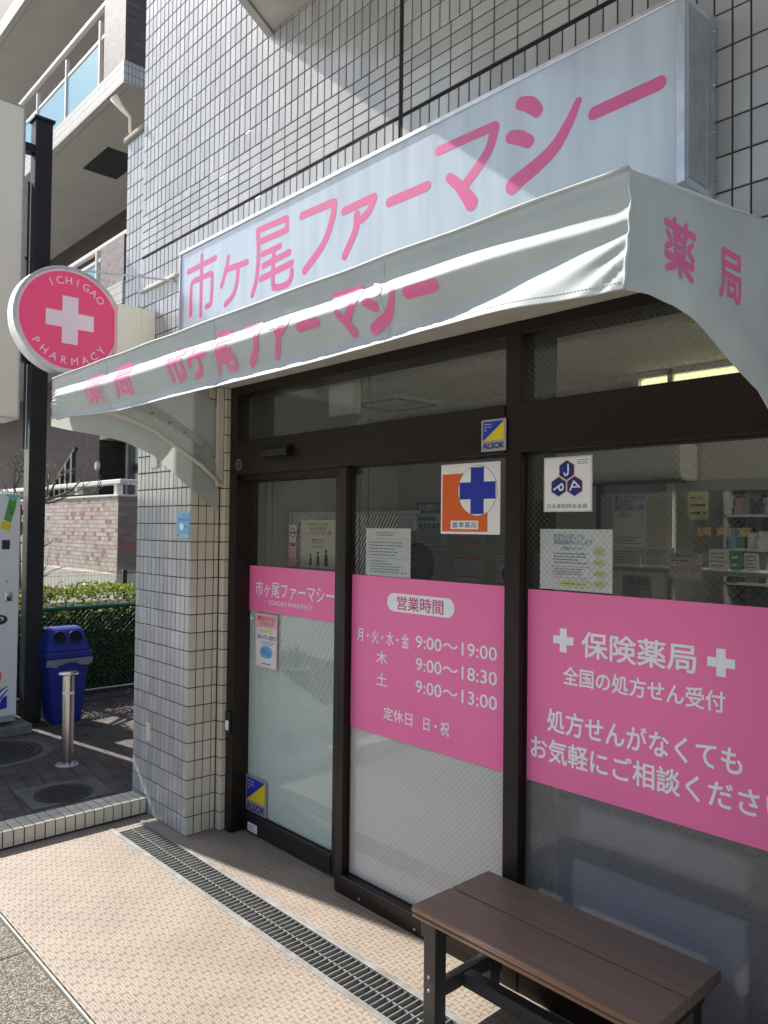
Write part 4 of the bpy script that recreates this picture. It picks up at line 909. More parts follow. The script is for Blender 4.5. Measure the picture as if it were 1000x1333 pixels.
# air conditioner on the wall above the counter
ac=thing('air_conditioner','white wall air conditioner above the dispensary counter inside','air conditioner',(1.67,1.8,1.86))
MB().prism([(1.38,1.885,1.855),(1.38,1.72,1.855),(1.38,1.68,1.90),(1.38,1.68,2.03),(1.38,1.72,2.045),(1.38,1.885,2.045)],(.58,0,0),.006).build('body',WALLI,ac); MB().box(1.40,1.94,1.69,1.80,1.842,1.853).build('outlet',DARK,ac)
# ceiling fittings
def cassette():
    c=thing('ceiling_cassette','square white air conditioner cassette in the ceiling inside the door','air conditioner',(-.03,1.58,2.43)); MB().box(-.27,.2,1.35,1.80,2.44,2.469,.008).build('panel',PAPER,c)
    mb=MB()
    for a0,a1,b0,b1 in ((-.23,.16,1.37,1.395),(-.23,.16,1.755,1.78),(-.255,-.23,1.40,1.75),(.16,.185,1.40,1.75)): mb.box(a0,a1,b0,b1,2.436,2.4395)
    mb.build('slot',DARK,c)
cassette()
for i,(x,lb) in enumerate(((.435,'recessed ceiling downlight nearest the air conditioner cassette'),(1.342,'recessed ceiling downlight left of the mullion'),(2.349,'recessed ceiling downlight beside the fluorescent lamp'))):
    d=thing('downlight',lb,'light',(x,1.03,2.45),'recessed downlights in the shop ceiling')
    MB().lathe((x,1.03,2.469),(0,0,-1),[(.055,0),(.052,.006),(.042,.006),(.040,.001)],28).build('ring',RAILM,d,smooth=True); MB().lathe((x,1.03,2.4685),(0,0,-1),[(.0395,0),(0,0)],28).build('lens',PYEL,d)
fl=thing('fluorescent_lamp','lit fluorescent ceiling lamp behind the right transom window','lamp',(2.05,1.96,2.4))
MB().box(1.5,3.1,1.86,2.06,2.435,2.469,.004).build('housing',RAILM,fl); MB().box(1.625,2.995,1.88,2.04,2.375,2.434,.02,3).build('diffuser',LAMP,fl)
mb=MB()
for x in (1.60,3.02): mb.box(x-.02,x+.02,1.88,2.04,2.395,2.4345,.004)
mb.build('socket',RAILM,fl)
fl2=thing('added_fill_panel','added glowing panel brightening the dispensary from its ceiling','lamp',(2.6,3.1,2.44)); MB().box(1.9,4.3,2.65,3.25,2.43,2.469).build('diffuser',LITGLOW,fl2)  # glowing panel added to brighten the dispensary, no such lamp known
fl3=thing('added_fill_panel','added unseen glowing panel brightening the shop from its ceiling','lamp',(4.1,1.2,2.44)); MB().box(3.7,4.7,.8,1.7,2.43,2.469).build('diffuser',LITGLOW,fl3)  # second added panel, out of view, lifts the light in the shop
mb=MB(); mb.box(.47,.68,.58,.64,2.2,2.469,.004); mb.build('ceiling_box',WALLI,None,label='small white box hanging from the ceiling above the striped screen',cat='box')
mb=MB()
for x in (.2,.26,1.0,1.06): mb.tube([(x,.36,.9),(x,.36,2.33)],.0022,6)
mb.build('blind_cord',INK,None,label='thin dark blind cords hanging inside the door and window',cat='cord')
mb=MB(); mb.tube([(.12,.42,2.36),(1.98,.42,2.36)],.03,14); mb.build('roller_blind',SHELF,None,smooth=True,label='rolled grey blind under the ceiling inside the left transom',cat='blind')
# dispensary: shelves with stock and counter cards
sh=thing('medicine_shelf','dark medicine shelves full of small boxes at the back of the dispensary','shelf',(2.6,3.9,-.1))
mb=MB()
for z_ in (.4,.8,1.2,1.45,1.7,1.95): mb.box(1.3,4.8,3.7,4.05,z_,z_+.02)
for x in (1.3,2.0,2.7,3.4,4.1,4.78): mb.box(x,x+.02,3.7,4.05,-.1,2.1)
mb.build('rack',SHELF,sh)
cols=[mat('carton_white',(.35,.36,.36),.6),mat('carton_blue',(.10,.18,.27),.6),mat('carton_cream',(.27,.25,.19),.6),mat('carton_pink',(.26,.15,.16),.6),mat('carton_green',(.07,.14,.08),.6),DARK,mat('carton_grey',(.15,.16,.17),.6),mat('carton_navy',(.02,.03,.09),.5)]
bx=[MB() for _ in cols]; rnd=random.Random(3)
for z_ in (.82,1.22,1.47,1.72,1.97):
    x=1.34
    while x<4.7:
        wd=rnd.uniform(.02,.085); h_=rnd.uniform(.05,.2); q_=rnd.uniform(3.69,3.8); b_=bx[rnd.choice((0,0,1,2,3,4,5,5,5,6,6,7))]; b_.box(x,x+wd,q_,3.98,z_,z_+h_)
        if h_<.11: b_.box(x+.004,x+wd-.002,q_+.02,3.98,z_+h_+.001,z_+h_+.06)
        x+=wd+rnd.uniform(.0,.03)
for m_,c_ in zip(bx,cols): m_.build('stock',c_,sh)
DW=FX(1.86)
def card(name,label,a0,a1,b0,b1,m,lines,im=INKL,txt=None,hm=None,pl=DW,k=0):
    t=plate(name,label,'card',pl,a0,a1,b0,b1,m,k); W_,H_=a1-a0,b1-b0
    if txt: text(pl,txt,(a0+.08*W_,a1-.08*W_,b0+H_*.6,b1-H_*.1),hm or im,t,k=k+.002)
    if lines: mb=MB(); ink_lines(pl,(a0+.1*W_,a1-.1*W_,b0+.1*H_,b0+H_*(.55 if txt else .9)),lines,k+.002,mb=mb,seed=int(a0*1000)); mb.build('print',im,t)
    return t
t=plate('family_pharmacy_poster','white poster with coloured character squares on the counter glass','poster',DW,1.478,1.678,1.50,1.795,PAPER)
mb=MB(); text(DW,'選んでください\nあなたの',(1.487,1.672,1.742,1.784),None,k=.002,join=mb,align='LEFT',off=.01); text(DW,'に。',(1.562,1.60,1.668,1.690),None,k=.002,join=mb); ink_lines(DW,(1.49,1.66,1.51,1.56),3,.002,mb=mb); mb.build('print',INK,t)
for i,(m_,ch) in enumerate(((RED,'か'),(SKYB,'か'),(RED,'り'),(SKYB,'つ'),(SKYB,'け'),(PPINK,'薬'),(SKYB,'局'))):
    x=1.487+.037*(i%5); z_=1.703 if i<5 else 1.664
    DW.rect(x,x+.034,z_,z_+.033,.0016).build('square',m_,t); text(DW,ch,(x+.006,x+.028,z_+.006,z_+.028),WHITE,t,k=.0024)
DC=FX(1.80)
card('counter_sheet','white A4 sheet standing on the counter under the poster',1.50,1.68,1.397,1.49,PAPER,5,pl=DC)
card('counter_sheet','white card with grey lines right of the A4 sheet on the counter',1.70,1.875,1.397,1.50,PAPER,6,pl=DC)
card('medicine_notebook_card','white card about the medicine notebook with black heading on the counter edge',1.895,2.075,1.42,1.478,PAPER,1,pl=FX(1.69),txt='お薬手帳は')
card('reception_card','white card with red prescription reception lettering hung on the counter edge',1.90,2.075,1.345,1.415,PAPER,0,pl=FX(1.69),txt='処方せん受付',hm=RED)
card('leaflet_stand','white leaflet pocket behind the notebook card on the counter',2.06,2.16,1.397,1.50,PAPER,4,pl=DC)
card('green_leaflet','green and blue leaflet standing on the counter',2.17,2.225,1.397,1.49,GREEN,2,pl=DC,im=WHITE)
card('desk_calendar','small white round cornered desk calendar on the counter',2.235,2.305,1.397,1.485,PAPER,4,pl=DC)
card('yellow_poster','yellow and teal poster at the back of the dispensary',1.66,1.78,1.66,1.83,PYEL,3,pl=FX(2.4))
text(FX(1.885),'調 剤 室',(1.956,2.236,1.565,1.612),GOLD,None,name='dispensary_lettering',k=.001,off=.05,label='gold lettering for the dispensary on the counter glass inside',cat='lettering')
MB().box(1.83,4.8,1.887,1.891,1.40,1.80).build('counter_glass',GLASSC,None,label='clear glass screen above the dispensary counter inside',cat='glass screen')
cl=thing('computer_monitor','dark computer monitor standing behind the dispensary counter','monitor',(2.5,2.4,1.0)); MB().box(2.25,2.75,2.38,2.42,1.06,1.36,.006).build('screen',DARK,cl); MB().box(2.46,2.54,2.39,2.43,.9,1.06).build('stand',DARK,cl)
cp=thing('tissue_box','pink tissue box on the lower counter inside','box',(2.08,1.8,1.02)); MB().box(2.0,2.2,1.78,1.89,1.02,1.10,.005).build('carton',PPINK,cp); MB().prism([(2.07,1.835,1.10),(2.13,1.835,1.10),(2.12,1.835,1.16),(2.08,1.835,1.15)],(0,.01,0)).build('tissue',PAPER,cp)
MB().box(1.42,1.72,1.76,1.86,1.02,1.09,.004).build('paper_tray',SHELF,None,label='grey paper tray on the lower counter inside',cat='tray')
card('lower_notice','white notice with a blue heading below the counter inside',1.52,1.70,1.20,1.34,PAPER,4,pl=FX(1.885),txt='薬局',hm=NAVY)
# ------------------------------------------------------------------ bench
Bn=thing('bench','low dark brown two-plank bench standing in front of the right window','bench',(2.39,0,FL))
mb=MB(); mb.box(1.948,2.828,-.001,.200,.262,.300,.002,2); mb.build('seat_plank',BENCH,Bn)
mb=MB(); mb.box(1.948,2.828,-.200,-.0115,.262,.300,.002,2); mb.build('seat_plank',BENCH,Bn)
mb=MB(); mb.tube([(1.95,-.199,.288),(2.826,-.199,.288)],.011,14); mb.tube([(1.95,-.200,.267),(2.826,-.200,.267)],.0065,12); mb.build('front_nosing',BENCHE,Bn,smooth=True)
for x in (1.985,2.735):
    MB().box(x,x+.055,-.185,-.130,FL,.2615,.003).build('leg',LEG,Bn)
    MB().box(x,x+.055,.105,.160,FL,.2615,.003).build('leg',LEG,Bn)
    MB().box(x+.010,x+.045,-.1295,.1045,-.005,.045,.003).build('cross_rail',LEG,Bn)
    MB().box(x-.006,x+.061,-.192,.165,.205,.262,.003).build('seat_bracket',LEG,Bn)
MB().box(2.0305,2.7445,-.035,.010,-.005,.042,.003).build('long_rail',LEG,Bn)
mb=MB()
for z_ in (.03,.075): mb.lathe((2.0125,-.1855,z_),(0,-1,0),[(.006,0),(.005,.003),(0,.0035)],10)
mb.build('bolt',STEEL,Bn)
# ------------------------------------------------------------------ bollard
b=thing('bollard','stainless steel bollard with flat cap and base flange standing on the brick pavement','bollard',(-1.43,-.1,-.02)); bx_,by_=-1.43,-.10
MB().lathe((bx_,by_,-.02),(0,0,1),[(.038,.012),(.038,.60)],32).build('post',STAIN,b,smooth=True)
MB().lathe((bx_,by_,-.02),(0,0,1),[(.075,0),(.075,.006),(.07,.010),(.036,.012)],32).build('flange',STEEL,b,smooth=False)
MB().lathe((bx_,by_,.58),(0,0,1),[(.036,0),(.062,.002),(.066,.008),(.062,.015),(.0,.02)],32).build('cap',STAIN,b,smooth=True)
MB().lathe((bx_,by_,.455),(0,0,1),[(.0385,0),(.0385,.016)],32).build('white_band',WHITE,b,smooth=True)
# ------------------------------------------------------------------ recycling bin
BINS=.93
rb=thing('recycling_bin','blue plastic recycling bin with two round openings by the green fence','bin',(-2.6,.3,-.02))
def taper(x0,x1,y0,y1,z0,x2,x3,y2,y3,z1,bev=.012):
    mb=MB(); v=[mb.bm.verts.new(p) for p in((x0,y0,z0),(x1,y0,z0),(x1,y1,z0),(x0,y1,z0),(x2,y2,z1),(x3,y2,z1),(x3,y3,z1),(x2,y3,z1))]
    for f in((0,3,2,1),(4,5,6,7),(0,1,5,4),(1,2,6,5),(2,3,7,6),(3,0,4,7)): mb.bm.faces.new([v[i] for i in f])
    bmesh.ops.bevel(mb.bm,geom=list(mb.bm.edges),offset=bev,segments=3,affect='EDGES'); return mb
taper(-2.76,-2.53,.195,.435,-.02,-2.82,-2.49,.125,.495,.56).build('body',BIN,rb,smooth=False)
taper(-2.835,-2.478,.110,.508,.545,-2.835,-2.478,.110,.508,.61,.015).build('lid_collar',BIN,rb)
mb=MB(); mb.prism([(-2.50,.125,.60),(-2.535,.14,.70),(-2.60,.165,.80),(-2.76,.165,.80),(-2.81,.13,.60)],(0,.001,0))
bmesh.ops.delete(mb.bm,geom=list(mb.bm.verts),context='VERTS')
prof=[(-2.49,.605),(-2.505,.66),(-2.56,.78),(-2.60,.805),(-2.74,.805),(-2.81,.66),(-2.82,.605)]
mb.prism([(x,.12 if z_<.7 else .16,z_) for x,z_ in prof],(0,.001,0)); bmesh.ops.delete(mb.bm,geom=list(mb.bm.verts),context='VERTS')
A_=[mb.bm.verts.new((x,.118+.05*sm(.6,.8,z_),z_)) for x,z_ in prof]; B_=[mb.bm.verts.new((x,.500-.05*sm(.6,.8,z_),z_)) for x,z_ in prof]
mb.bm.faces.new(A_[::-1]); mb.bm.faces.new(B_)
for i in range(len(prof)): j=(i+1)%len(prof); mb.bm.faces.new((A_[i],A_[j],B_[j],B_[i]))
bmesh.ops.recalc_face_normals(mb.bm,faces=mb.bm.faces); bmesh.ops.bevel(mb.bm,geom=list(mb.bm.edges),offset=.012,segments=3,affect='EDGES')
hd=mb.build('hood',BIN,rb)
nrm=Vector((.12,0,.055)).normalized()
for y in (.240,.378):
    MB().lathe((-2.531,y,.722),nrm,[(.062,.0),(.064,.008),(.057,.009),(.056,.002)],28).build('opening_rim',BIN,hd,smooth=True); MB().lathe((-2.5315,y,.722),nrm,[(.0575,.0025),(0,.0025)],28).build('opening',HOLE,hd)
mb=MB(); bm=mb.bm; pr=None
for i in range(41):
    y=.112+.396*i/40; d_=.05+.018*math.sin(i*.23)+.012*noise.noise((i*.4,0,0)); c=[bm.verts.new((-2.474+.004*random.random(),y,.548)),bm.verts.new((-2.478+.006*random.random(),y,.548-d_*.5)),bm.verts.new((-2.486+.006*random.random(),y,.548-d_))]
    if pr:
        for j in range(2): bm.faces.new((pr[j],pr[j+1],c[j+1],c[j]))
    pr=c
mb.build('bag_edge',PLAST,rb,smooth=True)
rb.scale=(BINS,)*3
# ------------------------------------------------------------------ vending machine
vm=thing('vending_machine','white drinks vending machine with coin slot and blue wave graphics at the left edge','vending machine',(-2.85,-.55,.08))
MB().box(-3.2,-2.45,-1.1,-.035,.125,1.822,.008).build('cabinet',VEND,vm)
MB().box(-3.18,-2.456,-1.09,-.045,.085,.1245).build('plinth',SHELF,vm)
mb=MB()
for y in (-.98,-.16): mb.box(-2.56,-2.50,y,y+.04,.05,.085)
mb.build('foot',LEG,vm)
VP=SX(-2.4495)
MB().box(-2.452,-2.443,-.165,-.11,1.395,1.465,.002).build('display',DARK,vm)
MB().lathe((-2.45,-.125,1.15),(1,0,0),[(.009,0),(.008,.003),(0,.003)],14).build('screw',STEEL,vm)
lk=MB().box(-2.452,-2.440,-.135,-.085,1.0,1.065,.006).build('lock_plate',STAIN,vm); MB().lathe((-2.44,-.11,1.045),(1,0,0),[(.014,0),(.014,.012),(.008,.02),(0,.02)],18).build('lock_barrel',STAIN,lk); MB().box(-2.4405,-2.436,-.122,-.10,1.005,1.03,.001,1).build('key_slot',DARK,lk)
mb=MB(); VP.disc(-.185,.862,.072,.040,.001,mb,n=30); mb.build('bill_slot',DARK,vm); MB().lathe((-2.449,-.165,.865),(1,0,0),[(.022,0),(.02,.01),(.012,.016),(0,.016)],20).build('coin_knob',STAIN,vm)
VP.rect(-.235,-.165,.69,.735,.001).build('price_label',PAPER,vm); MB().box(-2.452,-2.425,-.24,-.155,.405,.475,.012).build('coin_return',ORANGE,vm); MB().box(-2.426,-2.4235,-.225,-.172,.42,.455,.001,1).build('return_flap',DARK,vm)
mb=MB()
for o_ in (0,.085): ribbon(mb,[(-.26,.20-o_*.6),(-.21,.22-o_*.4),(-.185,.28-o_*.5),(-.15,.325-o_*.6),(-.10,.355-o_*.3)],[.008,.014,.018,.014,.006],VP.at,.001+o_*.01)
VP.poly([(-.165,.18),(-.105,.19),(-.105,.285),(-.14,.27),(-.155,.235)],.0012,mb); mb.build('wave_graphic',BLUE,vm)
vm.location.y-=.07
vs=thing('green_sticker','green bottle shaped sticker with a yellow tag on the vending machine front','sticker',(-2.447,-.14,1.56))
VP.poly([(-.175,1.62),(-.125,1.60),(-.095,1.70),(-.085,1.77),(-.105,1.79),(-.14,1.79),(-.15,1.74)],.0012).build('green_field',GREEN,vs)
mb=MB()
for i in range(5): ribbon(mb,[(-.118+.002*i,1.775),(-.155+.024*i,1.822-.006*abs(i-2))],.016,VP.at,.0018+.0001*i,step=.004)
mb.build('leaf_tuft',mat('aqua_ink',(.2,.55,.5),.4),vs); VP.poly([(-.20,1.555),(-.135,1.535),(-.125,1.595),(-.19,1.61)],.0016).build('yellow_tag',YEL,vs); mb=MB(); ink_lines(VP,(-.135,-.11,1.66,1.73),3,.002,mb=mb); mb.build('print',INK,vs)
vs.location.y-=.05
mb=MB(); mb.box(-3.25,-2.40,-.42,.0,-.02,.05,.006); mb.box(-3.25,-2.40,-1.2,-.425,-.02,.05,.006); mb.build('concrete_footing',mat('footing_concrete',(.17,.165,.15),.9,var=.2,bump=.004),None,label='grey concrete base blocks under the vending machine',cat='base block')
# ------------------------------------------------------------------ sign post and cabinet
sp_=thing('sign_post','tall black square steel post carrying the big sign cabinet','post',(-2.76,.06,-.02))
MB().box(-2.82,-2.70,.03,.165,-.02,4.90,.004).build('post',BLACKP,sp_)
MB().box(-2.84,-2.685,.015,.18,4.90,4.925,.003).build('cap',BLACKP,sp_)
mb=MB()
for z_ in (2.9,4.62): mb.box(-2.80,-2.72,-.055,.0295,z_,z_+.07,.003)
mb.build('bracket',BLACKP,sp_)
mb=MB(); mb.tube([(-2.80,.018,2.2),(-2.80,.018,4.4)],.009,8); mb.tube([(-2.80,.016,3.75),(-2.79,.0,3.78)],.012,8); mb.build('cable_conduit',BLACKP,sp_)
sc_=thing('sign_cabinet','large cream sign cabinet with steel edges hung on the black post','sign',(-2.9,-.3,2.43))
MB().box(-3.08,-2.702,-.60,-.055,2.435,4.95,.006).build('panel',CAB,sc_)
mb=MB(); mb.box(-3.085,-2.695,-.068,-.05,2.43,4.957,.003); mb.box(-3.085,-2.695,-.605,-.068,4.948,4.959,.003); mb.box(-3.085,-2.695,-.605,-.068,2.43,2.437,.002,1); mb.build('edge_trim',RIMM,sc_)
# ------------------------------------------------------------------ manholes
m1=thing('manhole_cover','small round iron manhole cover in a square concrete collar by the tiled kerb','manhole cover',(-.87,-.33,-.02))
MB().prism([(-1.13,-.54,-.0195),(-.70,-.56,-.0195),(-.69,-.10,-.0195),(-1.06,-.06,-.0195)],(0,0,.004)).build('collar',COLLAR,m1)
def cover(root,cx,cy,r,z_):
    MB().lathe((cx,cy,z_),(0,0,1),[(r,0),(r,.004),(r-.008,.005),(r-.014,.002)],48).build('rim',IRON,root)
    MB().lathe((cx,cy,z_),(0,0,1),[(r-.016,.003),(0,.0035)],48).build('lid',IRON,root)
    mb=MB(); s=r/9; k=int(r/s)
    for i in range(-k,k+1):
        for j in range(-k,k+1):
            x,y=i*s,j*s
            if x*x+y*y<(r*.84)**2: mb.box(cx+x-s*.3,cx+x+s*.3,cy+y-s*.3,cy+y+s*.3,z_+.003,z_+.0065)
    mb.build('studs',IRON,root)
cover(m1,-.87,-.33,.165,-.0150)
m2=thing('manhole_cover','large round manhole cover in a round concrete ring near the vending machine','manhole cover',(-2.0,-.36,-.02))
MB().lathe((-2.0,-.38,-.0195),(0,0,1),[(.37,0),(.37,.004),(0,.004)],56).build('collar',COLLAR,m2); cover(m2,-2.0,-.38,.30,-.0148)
# ------------------------------------------------------------------ fence and hedge
fx=-3.45
cf=thing('chain_link_fence','low green chain-link fence with top rail in front of the hedge','fence',(fx,.8,-.05))
MB().tube([(fx,-1.6,.812),(fx,3.4,.812)],.019,12).build('top_rail',GMESH,cf,smooth=True)
MB().tube([(fx,-1.6,.03),(fx,3.4,.03)],.012,10).build('bottom_rail',STEEL,cf,smooth=True)
for y in (-1.6,.12,1.72,3.4): MB().tube([(fx-.02,y,-.1),(fx-.02,y,.815)],.021,10).build('post',GMESH,cf,smooth=True)
mb=MB(); z0,z1=.04,.80; y=-1.6-(z1-z0)
while y<3.4:
    for s in (1,-1):
        ya,yb=(y,y+(z1-z0)) if s>0 else (y+(z1-z0),y); a_,b_=max(-1.6,min(ya,yb)),min(3.4,max(ya,yb))
        if b_-a_>.02:
            za=z0+(a_-ya)/(yb-ya)*(z1-z0); zb_=z0+(b_-ya)/(yb-ya)*(z1-z0); mb.tube([(fx+.004*s,a_,za),(fx+.004*s,b_,zb_)],.0021,4,cap=False)
    y+=.052
mb.build('wire_mesh',GMESH,cf)
def leaves(mb,n,fn,size,rnd):
    for _ in range(n):
        p=fn(rnd); d=Vector((rnd.gauss(0,1),rnd.gauss(0,1),rnd.gauss(.5,.8))).normalized(); a_=d.orthogonal().normalized(); a_.rotate(Matrix.Rotation(rnd.random()*6.28,3,d)); b_=d.cross(a_); s=size*rnd.uniform(.6,1.3)
        mb.bm.faces.new([mb.bm.verts.new(p+v) for v in (-a_*s,b_*s*.45,a_*s,-b_*s*.45)])
rnd=random.Random(5); 
def hp(r_):
    y=r_.uniform(-1.2,2.9); top=.97+.05*noise.noise((y*2.2,1,0))+.03*noise.noise((y*7,2,0)); q=r_.random()
    if q<.5: x=-3.56-abs(r_.gauss(0,.05))+.04*noise.noise((y*4,3,0)); z_=r_.uniform(.0,top)
    elif q<.85: x=r_.uniform(-4.25,-3.55); z_=top-abs(r_.gauss(0,.04))
    else: x=r_.uniform(-4.25,-3.6); z_=r_.uniform(.05,top)
    return Vector((x,y,z_+.05*noise.noise((x*5,y*5,z_*5))))
hg=thing('hedge','dense clipped evergreen hedge behind the green chain-link fence','hedge',(-3.9,.8,-.1))
mb=MB(); leaves(mb,17000,hp,.021,rnd); mb.build('foliage',LEAF,hg)
mb=MB()
for i in range(40):
    y=-1.15+i*.1; p=[(-3.85,y,-.15),(-3.85+.05*rnd.random(),y+.03,.3),(-3.9+.1*rnd.random(),y+.06*rnd.random(),.75)]; mb.tube(p,[.014,.01,.004],6)
mb.build('stems',BARK,hg)
MB().box(-4.2,-3.68,-1.1,2.8,-.1,.80,.05).build('hedge_core',mat('hedge_core_dark',(.022,.03,.012),.95,var=.5,scale=30),hg)  # solid dark green block filling the middle of the hedge
# fallen leaves and soil strip at the fence foot
struct('planting_strip',MB().box(-4.6,-3.2,-3.2,5,-.12,-.012),SOIL)
mb=MB()
leaves(mb,900,lambda r_:Vector((r_.uniform(-3.45,-2.3)-abs(r_.gauss(0,.15)),r_.uniform(.4,2.2),-.006+.004*r_.random())),.012,rnd); mb.build('fallen_leaves',mat('dry_leaf',(.2,.16,.10),.8,island=.5),None,kind='stuff',label='dry leaves scattered on the ground by the green fence',cat='leaves')
# ------------------------------------------------------------------ wire fence behind the hedge
wf2=thing('wire_fence','thin grey wire fence showing just above the hedge','fence',(-4.4,1,-.1))
mb=MB()
for i in range(130): y=-1.2+i*.035; mb.tube([(-4.4,y,.3),(-4.4,y,1.10)],.0018,4,cap=False)
for z_ in (.5,.7,.9,1.05,1.085): mb.tube([(-4.4,-1.2,z_),(-4.4,3.3,z_)],.0022,4,cap=False)
mb.build('wire_mesh',STEEL,wf2)
for y in (-.6,1.60): MB().box(-4.44,-4.39,y,y+.045,-.1,1.10,.004).build('post',BLACKP,wf2)
# ------------------------------------------------------------------ bare tree
bt=thing('bare_tree','bare leafless tree with pruned grey branches behind the vending machine','tree',(-4.2,.40,-.1))
tk=MB(); tk.tube([(-4.2,.43,-.1),(-4.2,.44,.9),(-4.2,.42,1.5),(-4.19,.44,1.78)],[.045,.038,.032,.026],10); tk.build('trunk',BARK,bt,smooth=True)
br=MB(); rnd=random.Random(11)
def branch(p,d,l,r_,dep):
    pts=[p]; q=p.copy(); dd=d.copy()
    for i in range(4):
        dd=(dd+Vector((rnd.gauss(0,.16),rnd.gauss(0,.16),rnd.gauss(.05,.12)))).normalized(); q=q+dd*l/4; pts.append(q.copy())
    br.tube(pts,[r_*(1-.14*i) for i in range(5)],6)
    if dep:
        for k in range(3 if dep>1 else 2):
            i=rnd.choice((2,3,4)); nd=(dd+Vector((rnd.gauss(0,.55),rnd.gauss(0,.6),rnd.gauss(.1,.4)))).normalized(); branch(pts[i],nd,l*rnd.uniform(.5,.75),r_*.55,dep-1)
for d in ((.1,-.55,.75),(.0,.35,.9),(-.3,.6,.6),(.3,-.2,1),(.2,.75,.5),(-.1,-.8,.35)): branch(Vector((-4.19,.44,1.45+.3*rnd.random())),Vector(d).normalized(),.45,.024,3)
for k in range(5): branch(Vector((-4.2,.44,.6+.2*k)),Vector((rnd.gauss(0,.4),.7+rnd.random()*.4,rnd.uniform(.1,.6))).normalized(),.3,.009,2)
br.build('branches',BARK,bt,smooth=True)
# ------------------------------------------------------------------ terrace wall of the flats
EX,EY=-5.44,1.99
tw=thing('brick_wall','pinkish brick terrace wall with a white rail on top','wall',(-7,2.0,.7))
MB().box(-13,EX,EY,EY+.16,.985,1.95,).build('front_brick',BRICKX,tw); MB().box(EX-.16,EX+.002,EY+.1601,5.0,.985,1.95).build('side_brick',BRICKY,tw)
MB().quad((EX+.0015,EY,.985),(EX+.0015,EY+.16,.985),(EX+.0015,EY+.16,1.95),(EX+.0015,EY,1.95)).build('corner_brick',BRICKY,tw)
MB().box(-13,EX+.05,EY-.03,EY+.2,-.1,.984).box(EX-.2,EX+.05,EY+.2,5,-.1,.984).build('plinth',mat('cream_plinth',(.55,.52,.44),.8,var=.1),tw)
MB().box(-13,EX+.01,EY-.012,EY+.172,1.95,1.975,.004).box(EX-.172,EX+.012,EY+.173,5,1.95,1.975,.004).build('coping',RAILM,tw)
for x in (-11,-9.6,-8.2,-6.9,-5.62): MB().box(x-.05,x+.05,EY+.04,EY+.12,1.975,2.105,.004).build('rail_post',RAILM,tw)
MB().box(-13,EX+.03,EY+.01,EY+.14,2.105,2.165,.01).box(EX-.10,EX+.03,EY+.141,5,2.105,2.165,.01).build('rail',RAILM,tw)
# ------------------------------------------------------------------ apartment building
ap=thing('apartment_building','brick apartment block with tiled balconies and blue glass railings behind the pharmacy','building',(-9,4,0))
D0,DB=EY,3.70
ZS,ZF,ZR=7.175,7.46,8.60
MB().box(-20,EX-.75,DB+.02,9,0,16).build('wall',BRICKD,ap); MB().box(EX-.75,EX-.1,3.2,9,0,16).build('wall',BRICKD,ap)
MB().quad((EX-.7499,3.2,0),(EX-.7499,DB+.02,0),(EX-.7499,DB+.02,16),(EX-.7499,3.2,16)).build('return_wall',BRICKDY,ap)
def balcony(zs,zf,x1,nm='balcony_slab'):
    s=MB().box(-20,x1-.01,D0+.012,DB+.02,zs+.004,zf-.004).build(nm,BSOFF,ap)
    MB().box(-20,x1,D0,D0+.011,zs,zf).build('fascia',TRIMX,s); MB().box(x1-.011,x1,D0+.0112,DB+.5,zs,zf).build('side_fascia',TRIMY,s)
    MB().box(-20,x1-.10,D0+.09,D0+.10,zs-.004,zs+.0045).build('drip_line',SHELF,s); return s
XB=-5.515
balcony(ZS,ZF,XB); balcony(4.36,4.64,XB+.08,'balcony_slab'); balcony(10.15,10.42,-6.0,'balcony_slab')
def railing(zf,x1,pier_w,top,gb,gt,mid_,xs,glass=True):
    MB().box(x1-pier_w,x1-.004,D0+.014,D0+.20,zf,top).build('pier',PIER,ap); MB().quad((x1-.0035,D0+.014,zf),(x1-.0035,D0+.20,zf),(x1-.0035,D0+.20,top),(x1-.0035,D0+.014,top)).build('pier_side',BRICKDY,ap)
    MB().box(x1-.18,x1-.004,D0+.2005,DB+.2,zf,top).build('side_wall',BRICKDY,ap)
    mb=MB(); mb.box(-16,x1-.02,D0+.05,D0+.11,ZT:=top+.02,ZT+.055,.006) if top<zf+1.0 else mb.box(-16,x1-pier_w-.005,D0+.05,D0+.11,zf+1.09,zf+1.145,.006)
    mb.box(-16,x1-pier_w-.006,D0+.06,D0+.10,mid_,mid_+.045,.004); mb.build('handrail',RAILM,ap)
    for x in xs: MB().box(x-.025,x+.025,D0+.05,D0+.10,zf,mid_+.28 if top>zf+1 else top+.02,.003).build('rail_post',RAILM,ap)
    if glass:
        for a_,b_ in zip([-11.2]+xs,xs): MB().box(a_+.06,b_-.06,D0+.065,D0+.078,zf+.03,mid_-.03).build('glass_panel',BGLASS,ap)
railing(ZF,XB,.66,ZF+3.0,0,0,8.13,[-10.05,-8.85,-7.64,-6.43])
railing(4.64,XB+.08,.72,5.23,0,0,5.10,[-8.6,-7.4,-6.4])
MB().box(-8.25,-7.3,2.55,3.1,ZS-.003,ZS+.005).build('ceiling_hatch',DARK,ap)
mb=MB(); mb.lathe((-7.1,3.4,6.75),(0,0,1),[(.0,0),(.10,0),(.12,.1),(.10,.2),(0,.2)],20); mb.build('wall_lamp',DARK,ap)
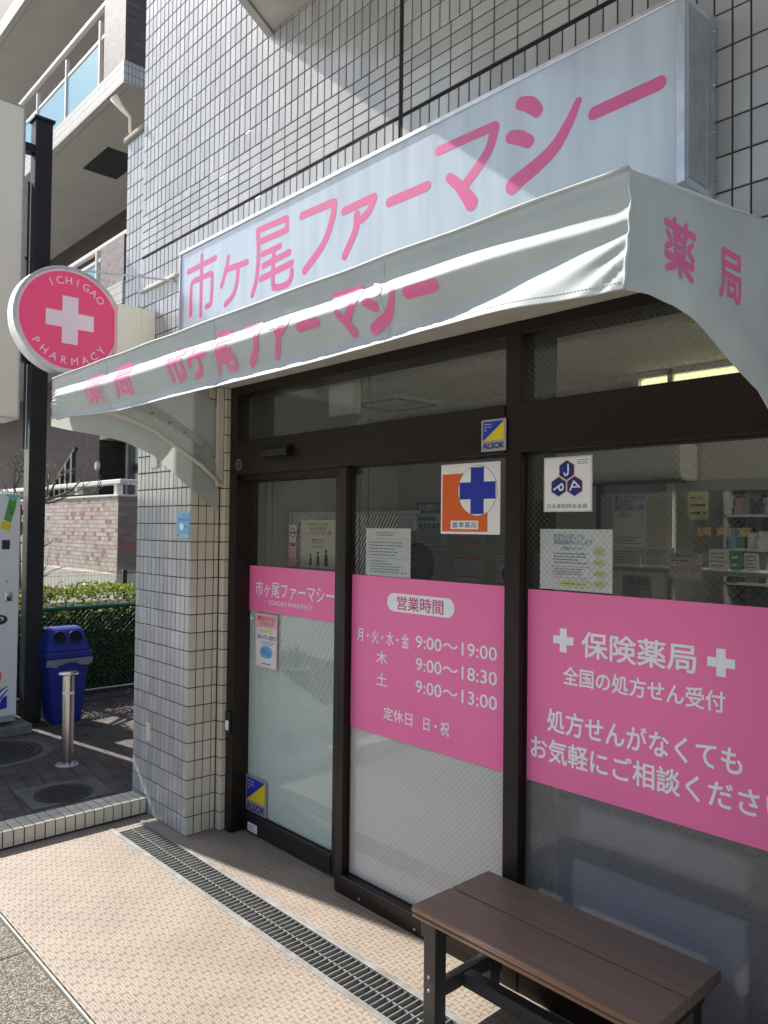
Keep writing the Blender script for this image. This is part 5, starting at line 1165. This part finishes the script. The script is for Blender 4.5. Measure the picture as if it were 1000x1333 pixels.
# ground-floor entrance seen under the awning: recess wall, lintel, door, lamp
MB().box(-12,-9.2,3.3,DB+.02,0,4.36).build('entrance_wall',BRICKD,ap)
MB().box(-9.2,-5.6,3.3,3.7,3.05,4.36).build('lintel',BSOFF,ap)
dd_=MB().box(-8.75,-7.78,DB-.06,DB+.015,1.1,3.05).build('entrance_door',DOORM,ap)
for x in (-8.85,-7.775): MB().box(x,x+.095,DB-.09,DB+.015,1.1,3.05).build('door_jamb',SHELF,dd_)
mb=MB()
for x in (-8.62,-8.22): mb.box(x,x+.32,DB-.066,DB-.0605,1.3,2.9,.002,1)
mb.build('door_panel',SASH,dd_)
mb=MB(); mb.box(-7.3,-6.4,DB-.03,DB+.015,1.1,3.0); mb.build('window',SASH,ap)
mb=MB(); mb.lathe((-9.19,3.28,2.6),(0,-1,0),[(.0,.05),(.07,.04),(.09,.0)],20); mb.build('entrance_lamp',RAILM,ap)
mb=MB()
for k_ in range(8): mb.box(-9.4+k_*.22,-9.33+k_*.22,2.3,2.36,1.3+k_*.13,1.75+k_*.13)
mb.tube([(-9.5,2.33,1.65),(-7.7,2.33,2.72)],.03,8); mb.build('stair_railing',LEG,ap)
struct('terrace',MB().box(-20,EX-.2,EY+.2,9,-.1,1.1),CONC)
# ------------------------------------------------------------------ out of frame to the left: things mirrored in the glass
pt=thing('planter','white pot with drooping green leaves on a low wire stand beside the tiled kerb','planter',(-1.40,-1.15,-.02))
MB().lathe((-1.40,-1.15,.27),(0,0,1),[(.0,0),(.09,0),(.125,.14),(.13,.15),(.115,.15),(.11,.13),(0,.13)],28).build('pot',WALLI,pt,smooth=True)
mb=MB()
for x,y in ((-1.50,-1.25),(-1.30,-1.25),(-1.50,-1.05),(-1.30,-1.05)): mb.tube([(x,y,-.02),(x,y,.27)],.006,6)
for z_ in (.08,.265): mb.tube([(-1.50,-1.25,z_),(-1.30,-1.25,z_),(-1.30,-1.05,z_),(-1.50,-1.05,z_),(-1.50,-1.25,z_)],.005,6)
mb.build('stand',BLACKP,pt)
mb=MB(); rnd=random.Random(9)
for _ in range(45):
    a_=rnd.random()*6.28; l=rnd.uniform(.12,.26); pr=None
    for i in range(6):
        t_=i/5; c=Vector((-1.40+math.cos(a_)*l*t_,-1.15+math.sin(a_)*l*t_,.41+.16*math.sin(t_*2.6)*l/.2-.05*t_)); n_=Vector((-math.sin(a_),math.cos(a_),0))*.008*(1-t_*.8)
        cur=[mb.bm.verts.new(c+n_),mb.bm.verts.new(c-n_)]
        if pr: mb.bm.faces.new((pr[0],pr[1],cur[1],cur[0]))
        pr=cur
mb.build('leaves',LEAF,pt)
ob=thing('office_building','grey rendered building with rows of windows across the street','building',(-6,-17,0))
MB().box(-30,22,-24,-17,-.2,9).build('wall',WALLG,ob)
for k_ in range(14):
    for z_ in (1,4,7): MB().box(-28+k_*3.5,-26.2+k_*3.5,-17.0,-16.96,z_,z_+1.5).build('window',SASH,ob)
